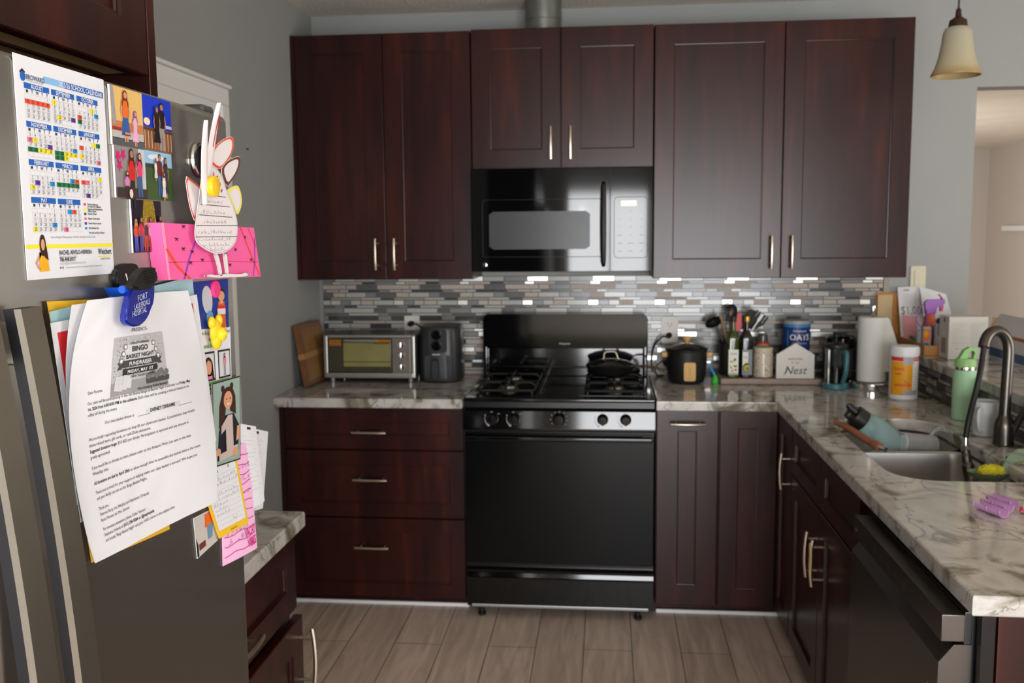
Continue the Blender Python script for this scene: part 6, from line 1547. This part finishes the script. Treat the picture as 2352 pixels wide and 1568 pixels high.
P.poly([(W*.18, H*.05), (W*.86, H*.10), (W*.86, H*.20), (W*.70, H*.19), (W*.66, H*.57), (W*.50, H*.575), (W*.26, H*.46), (W*.26, H*.37), (W*.42, H*.42), (W*.44, H*.155), (W*.18, H*.14)], pm('numeral', (196, 180, 174)), 8)
P.oval(W*.14, H*.17, W*.09, H*.045, SKIN, 9); P.oval(W*.76, H*.12, W*.11, H*.045, SKIN, 9); P.poly([(W*.80, H*.24), (W*.92, H*.26), (W*.95, H*.42), (W*.84, H*.42)], SKIN, 7); P.build('picture', o)
o, f, W, H = sheet_px('note_card', 'white lined note card with yellow border and handwriting', 'card', [(503, 1237), (571, 1201), (542, 1040), (452, 1080)], FX+.0046, mat('card_yellow', (232, 188, 44), .6, var=.02))
P = Print(f); P.rect(W*.07, H*.10, W*.93, H*.97, PAPER, 0)
P.text('MILIA', W*.20, H*.86, .012, INK, 'L', True, l=2); P.text('o', W*.70, H*.87, .010, INK, 'L', l=2)
for k in range(11): P.line([(W*.10, H*(.82-.066*k)), (W*.90, H*(.82-.066*k))], .0003, INKL, 1)
for k in range(8):
    if k != 2: P.scribble(W*.12, H*(.765-.066*k), W*(.74 if k < 5 else .42)*(1 if k < 6 else .8), .0048, INKG, 20+k, 2, .0004)
P.line([(W*.55, H*.21), (W*.58, H*.17), (W*.64, H*.17), (W*.67, H*.21)], .0006, INKG, 2); P.text('TAGLINE NOTES INC', W*.5, H*.035, .0030, MBR, 'C', True); P.build('writing', o)
o, f, W, H = sheet_px('note', 'pink note with wavy lines and bubble lettering hanging lowest', 'note', [(512, 1300), (591, 1258), (570, 1012), (505, 1040)], (FX+.0010, .0315, .0305, FX+.0010), mat('pale_pink_paper', (240, 186, 224), .65, var=.02), bulge=.0015)
P = Print(f); HP = mat('print_hot_pink', (214, 44, 140), .6, var=0)
for k in range(11): P.line([(W*t, H*(.90-.083*k)+.0016*math.sin(t*12+k)) for t in (.05, .18, .31, .44, .57, .70, .83, .95)], .0013, HP, 0)
P.text('VACAY', W*.97, H*.165, .0195, HP, 'R', True, 0, .06, l=2, sx=.64); P.text('VIBES', W*.97, H*.06, .0195, HP, 'R', True, 0, .06, l=2, sx=.68)
for k, (a, b, w_) in enumerate(((.5, .78, .4), (.5, .68, .4), (.55, .56, .4), (.12, .24, .6), (.15, .16, .55))): P.scribble(W*a, H*b, W*w_, .0085, INKG, 40+k, 2, .0007)
P.build('writing', o)
for k, (px, xs, lb) in enumerate((([(580, 1168), (608, 1150), (588, 979), (546, 972)], (.030, .031, .0305, FX+.0009), 'white receipt with black mark hanging past the door edge, nearer one'), ([(556, 1180), (604, 1167), (616, 991), (552, 978)], (FX+.0001, .022, .020, FX+.0001), 'white receipt curling furthest right beyond the refrigerator door edge'))):
    o, f, W, H = sheet_px('receipt', lb, 'receipt', px, xs, PAPER, group='receipts at the door edge', bulge=.001)
    P = Print(f); P.rect(W*.42, H*.945, W*.62, H*.975, INK, 0)
    for i in range(14): P.rect(W*.12, H*(.86-.05*i), W*(.8-.1*(i % 3)), H*(.863-.05*i), INKL, 0)
    P.build('print', o)
o, f, W, H = sheet_px('photo', 'small photo strip with dark edge low behind yellow note card', 'photo', [(453, 1283), (500, 1240), (492, 1165), (444, 1190)], FX+.0008, PHB, group='loose photos at the far edge of the door')
P = Print(f); P.rect(.001, .001, W-.001, H-.001, pm('beige_scene', (196, 190, 184)), 0); P.poly([(.001, .001), (.006, .001), (.006, H*.3), (.001, H*.5)], BLK, 1); P.rect(W*.12, H*.14, W*.42, H*.30, pm('rust_brown', (110, 60, 50)), 2); P.poly([(W*.45, H*.6), (W*.85, H*.65), (W*.8, H*.95), (W*.5, H*.95)], ORG, 2); P.poly([(W*.55, H*.25), (W*.75, H*.25), (W*.85, H*.62), (W*.55, H*.62)], pm('jean_blue', (110, 140, 170)), 2); P.build('picture', o)
FONT.done()
# ================================================================ light
def area(name, loc, rot, sx, sy, power, col=(1, 1, 1)):
    l = bpy.data.lights.new(name, 'AREA'); l.shape = 'RECTANGLE'; l.size = sx; l.size_y = sy; l.energy = power; l.color = col
    o = bpy.data.objects.new(name, l); COL.objects.link(o); o.location = loc; o.rotation_euler = rot; return o
# daylight through the sliding glass door behind the viewer
area('daylight_glass_door', ((DX0+DX1)/2, YREAR+.02, DZ/2), (PI/2, 0, 0), DX1-DX0, DZ, 255, (.975, .985, 1.0))
# fill light added at the right wall to brighten left wall and refrigerator
area('added_fill_right_wall', (XR-.02, -2.6, 1.35), (PI/2, 0, PI/2), 2.2, 1.5, 70, (1.0, .98, .94))
# unseen area light added on the hidden side to brighten the living-room wall
area('added_fill_living_room', (2.2, 4.9, 1.35), (PI/2, 0, -PI/2), 2.0, 1.5, 62, (1.0, .97, .93))
# the camera's own flash, a little above the lens
fl = bpy.data.lights.new('camera_flash', 'POINT'); fl.energy = 5.5; fl.shadow_soft_size = .02; fl.color = (.94, .97, 1)
fo = bpy.data.objects.new('camera_flash', fl); COL.objects.link(fo); fo.location = CAM + UP*.13 + RT*.01 + FW*.02
w = bpy.data.worlds.new('sky'); S.world = w; w.use_nodes = True
bgn = w.node_tree.nodes['Background']; bgn.inputs[0].default_value = (.75, .85, 1, 1); bgn.inputs[1].default_value = 1.0

# ================================================================ camera
cd = bpy.data.cameras.new('camera'); co = bpy.data.objects.new('camera', cd); COL.objects.link(co)
cd.sensor_width = 36; cd.lens = FPX*36/2352; cd.clip_start = .02
M3 = Matrix((RT, UP, -FW)).transposed()
co.matrix_world = Matrix.Translation(CAM) @ M3.to_4x4()
cd.dof.use_dof = True; cd.dof.focus_distance = .95; cd.dof.aperture_fstop = 13.0
S.camera = co
S.view_settings.view_transform = 'Standard'; S.view_settings.look = 'None'; S.view_settings.gamma = 1; S.view_settings.exposure = 0.0
S.view_settings.use_curve_mapping = False
S.cycles.use_denoising = True
S.cycles.max_bounces = 8; S.cycles.sample_clamp_indirect = 6
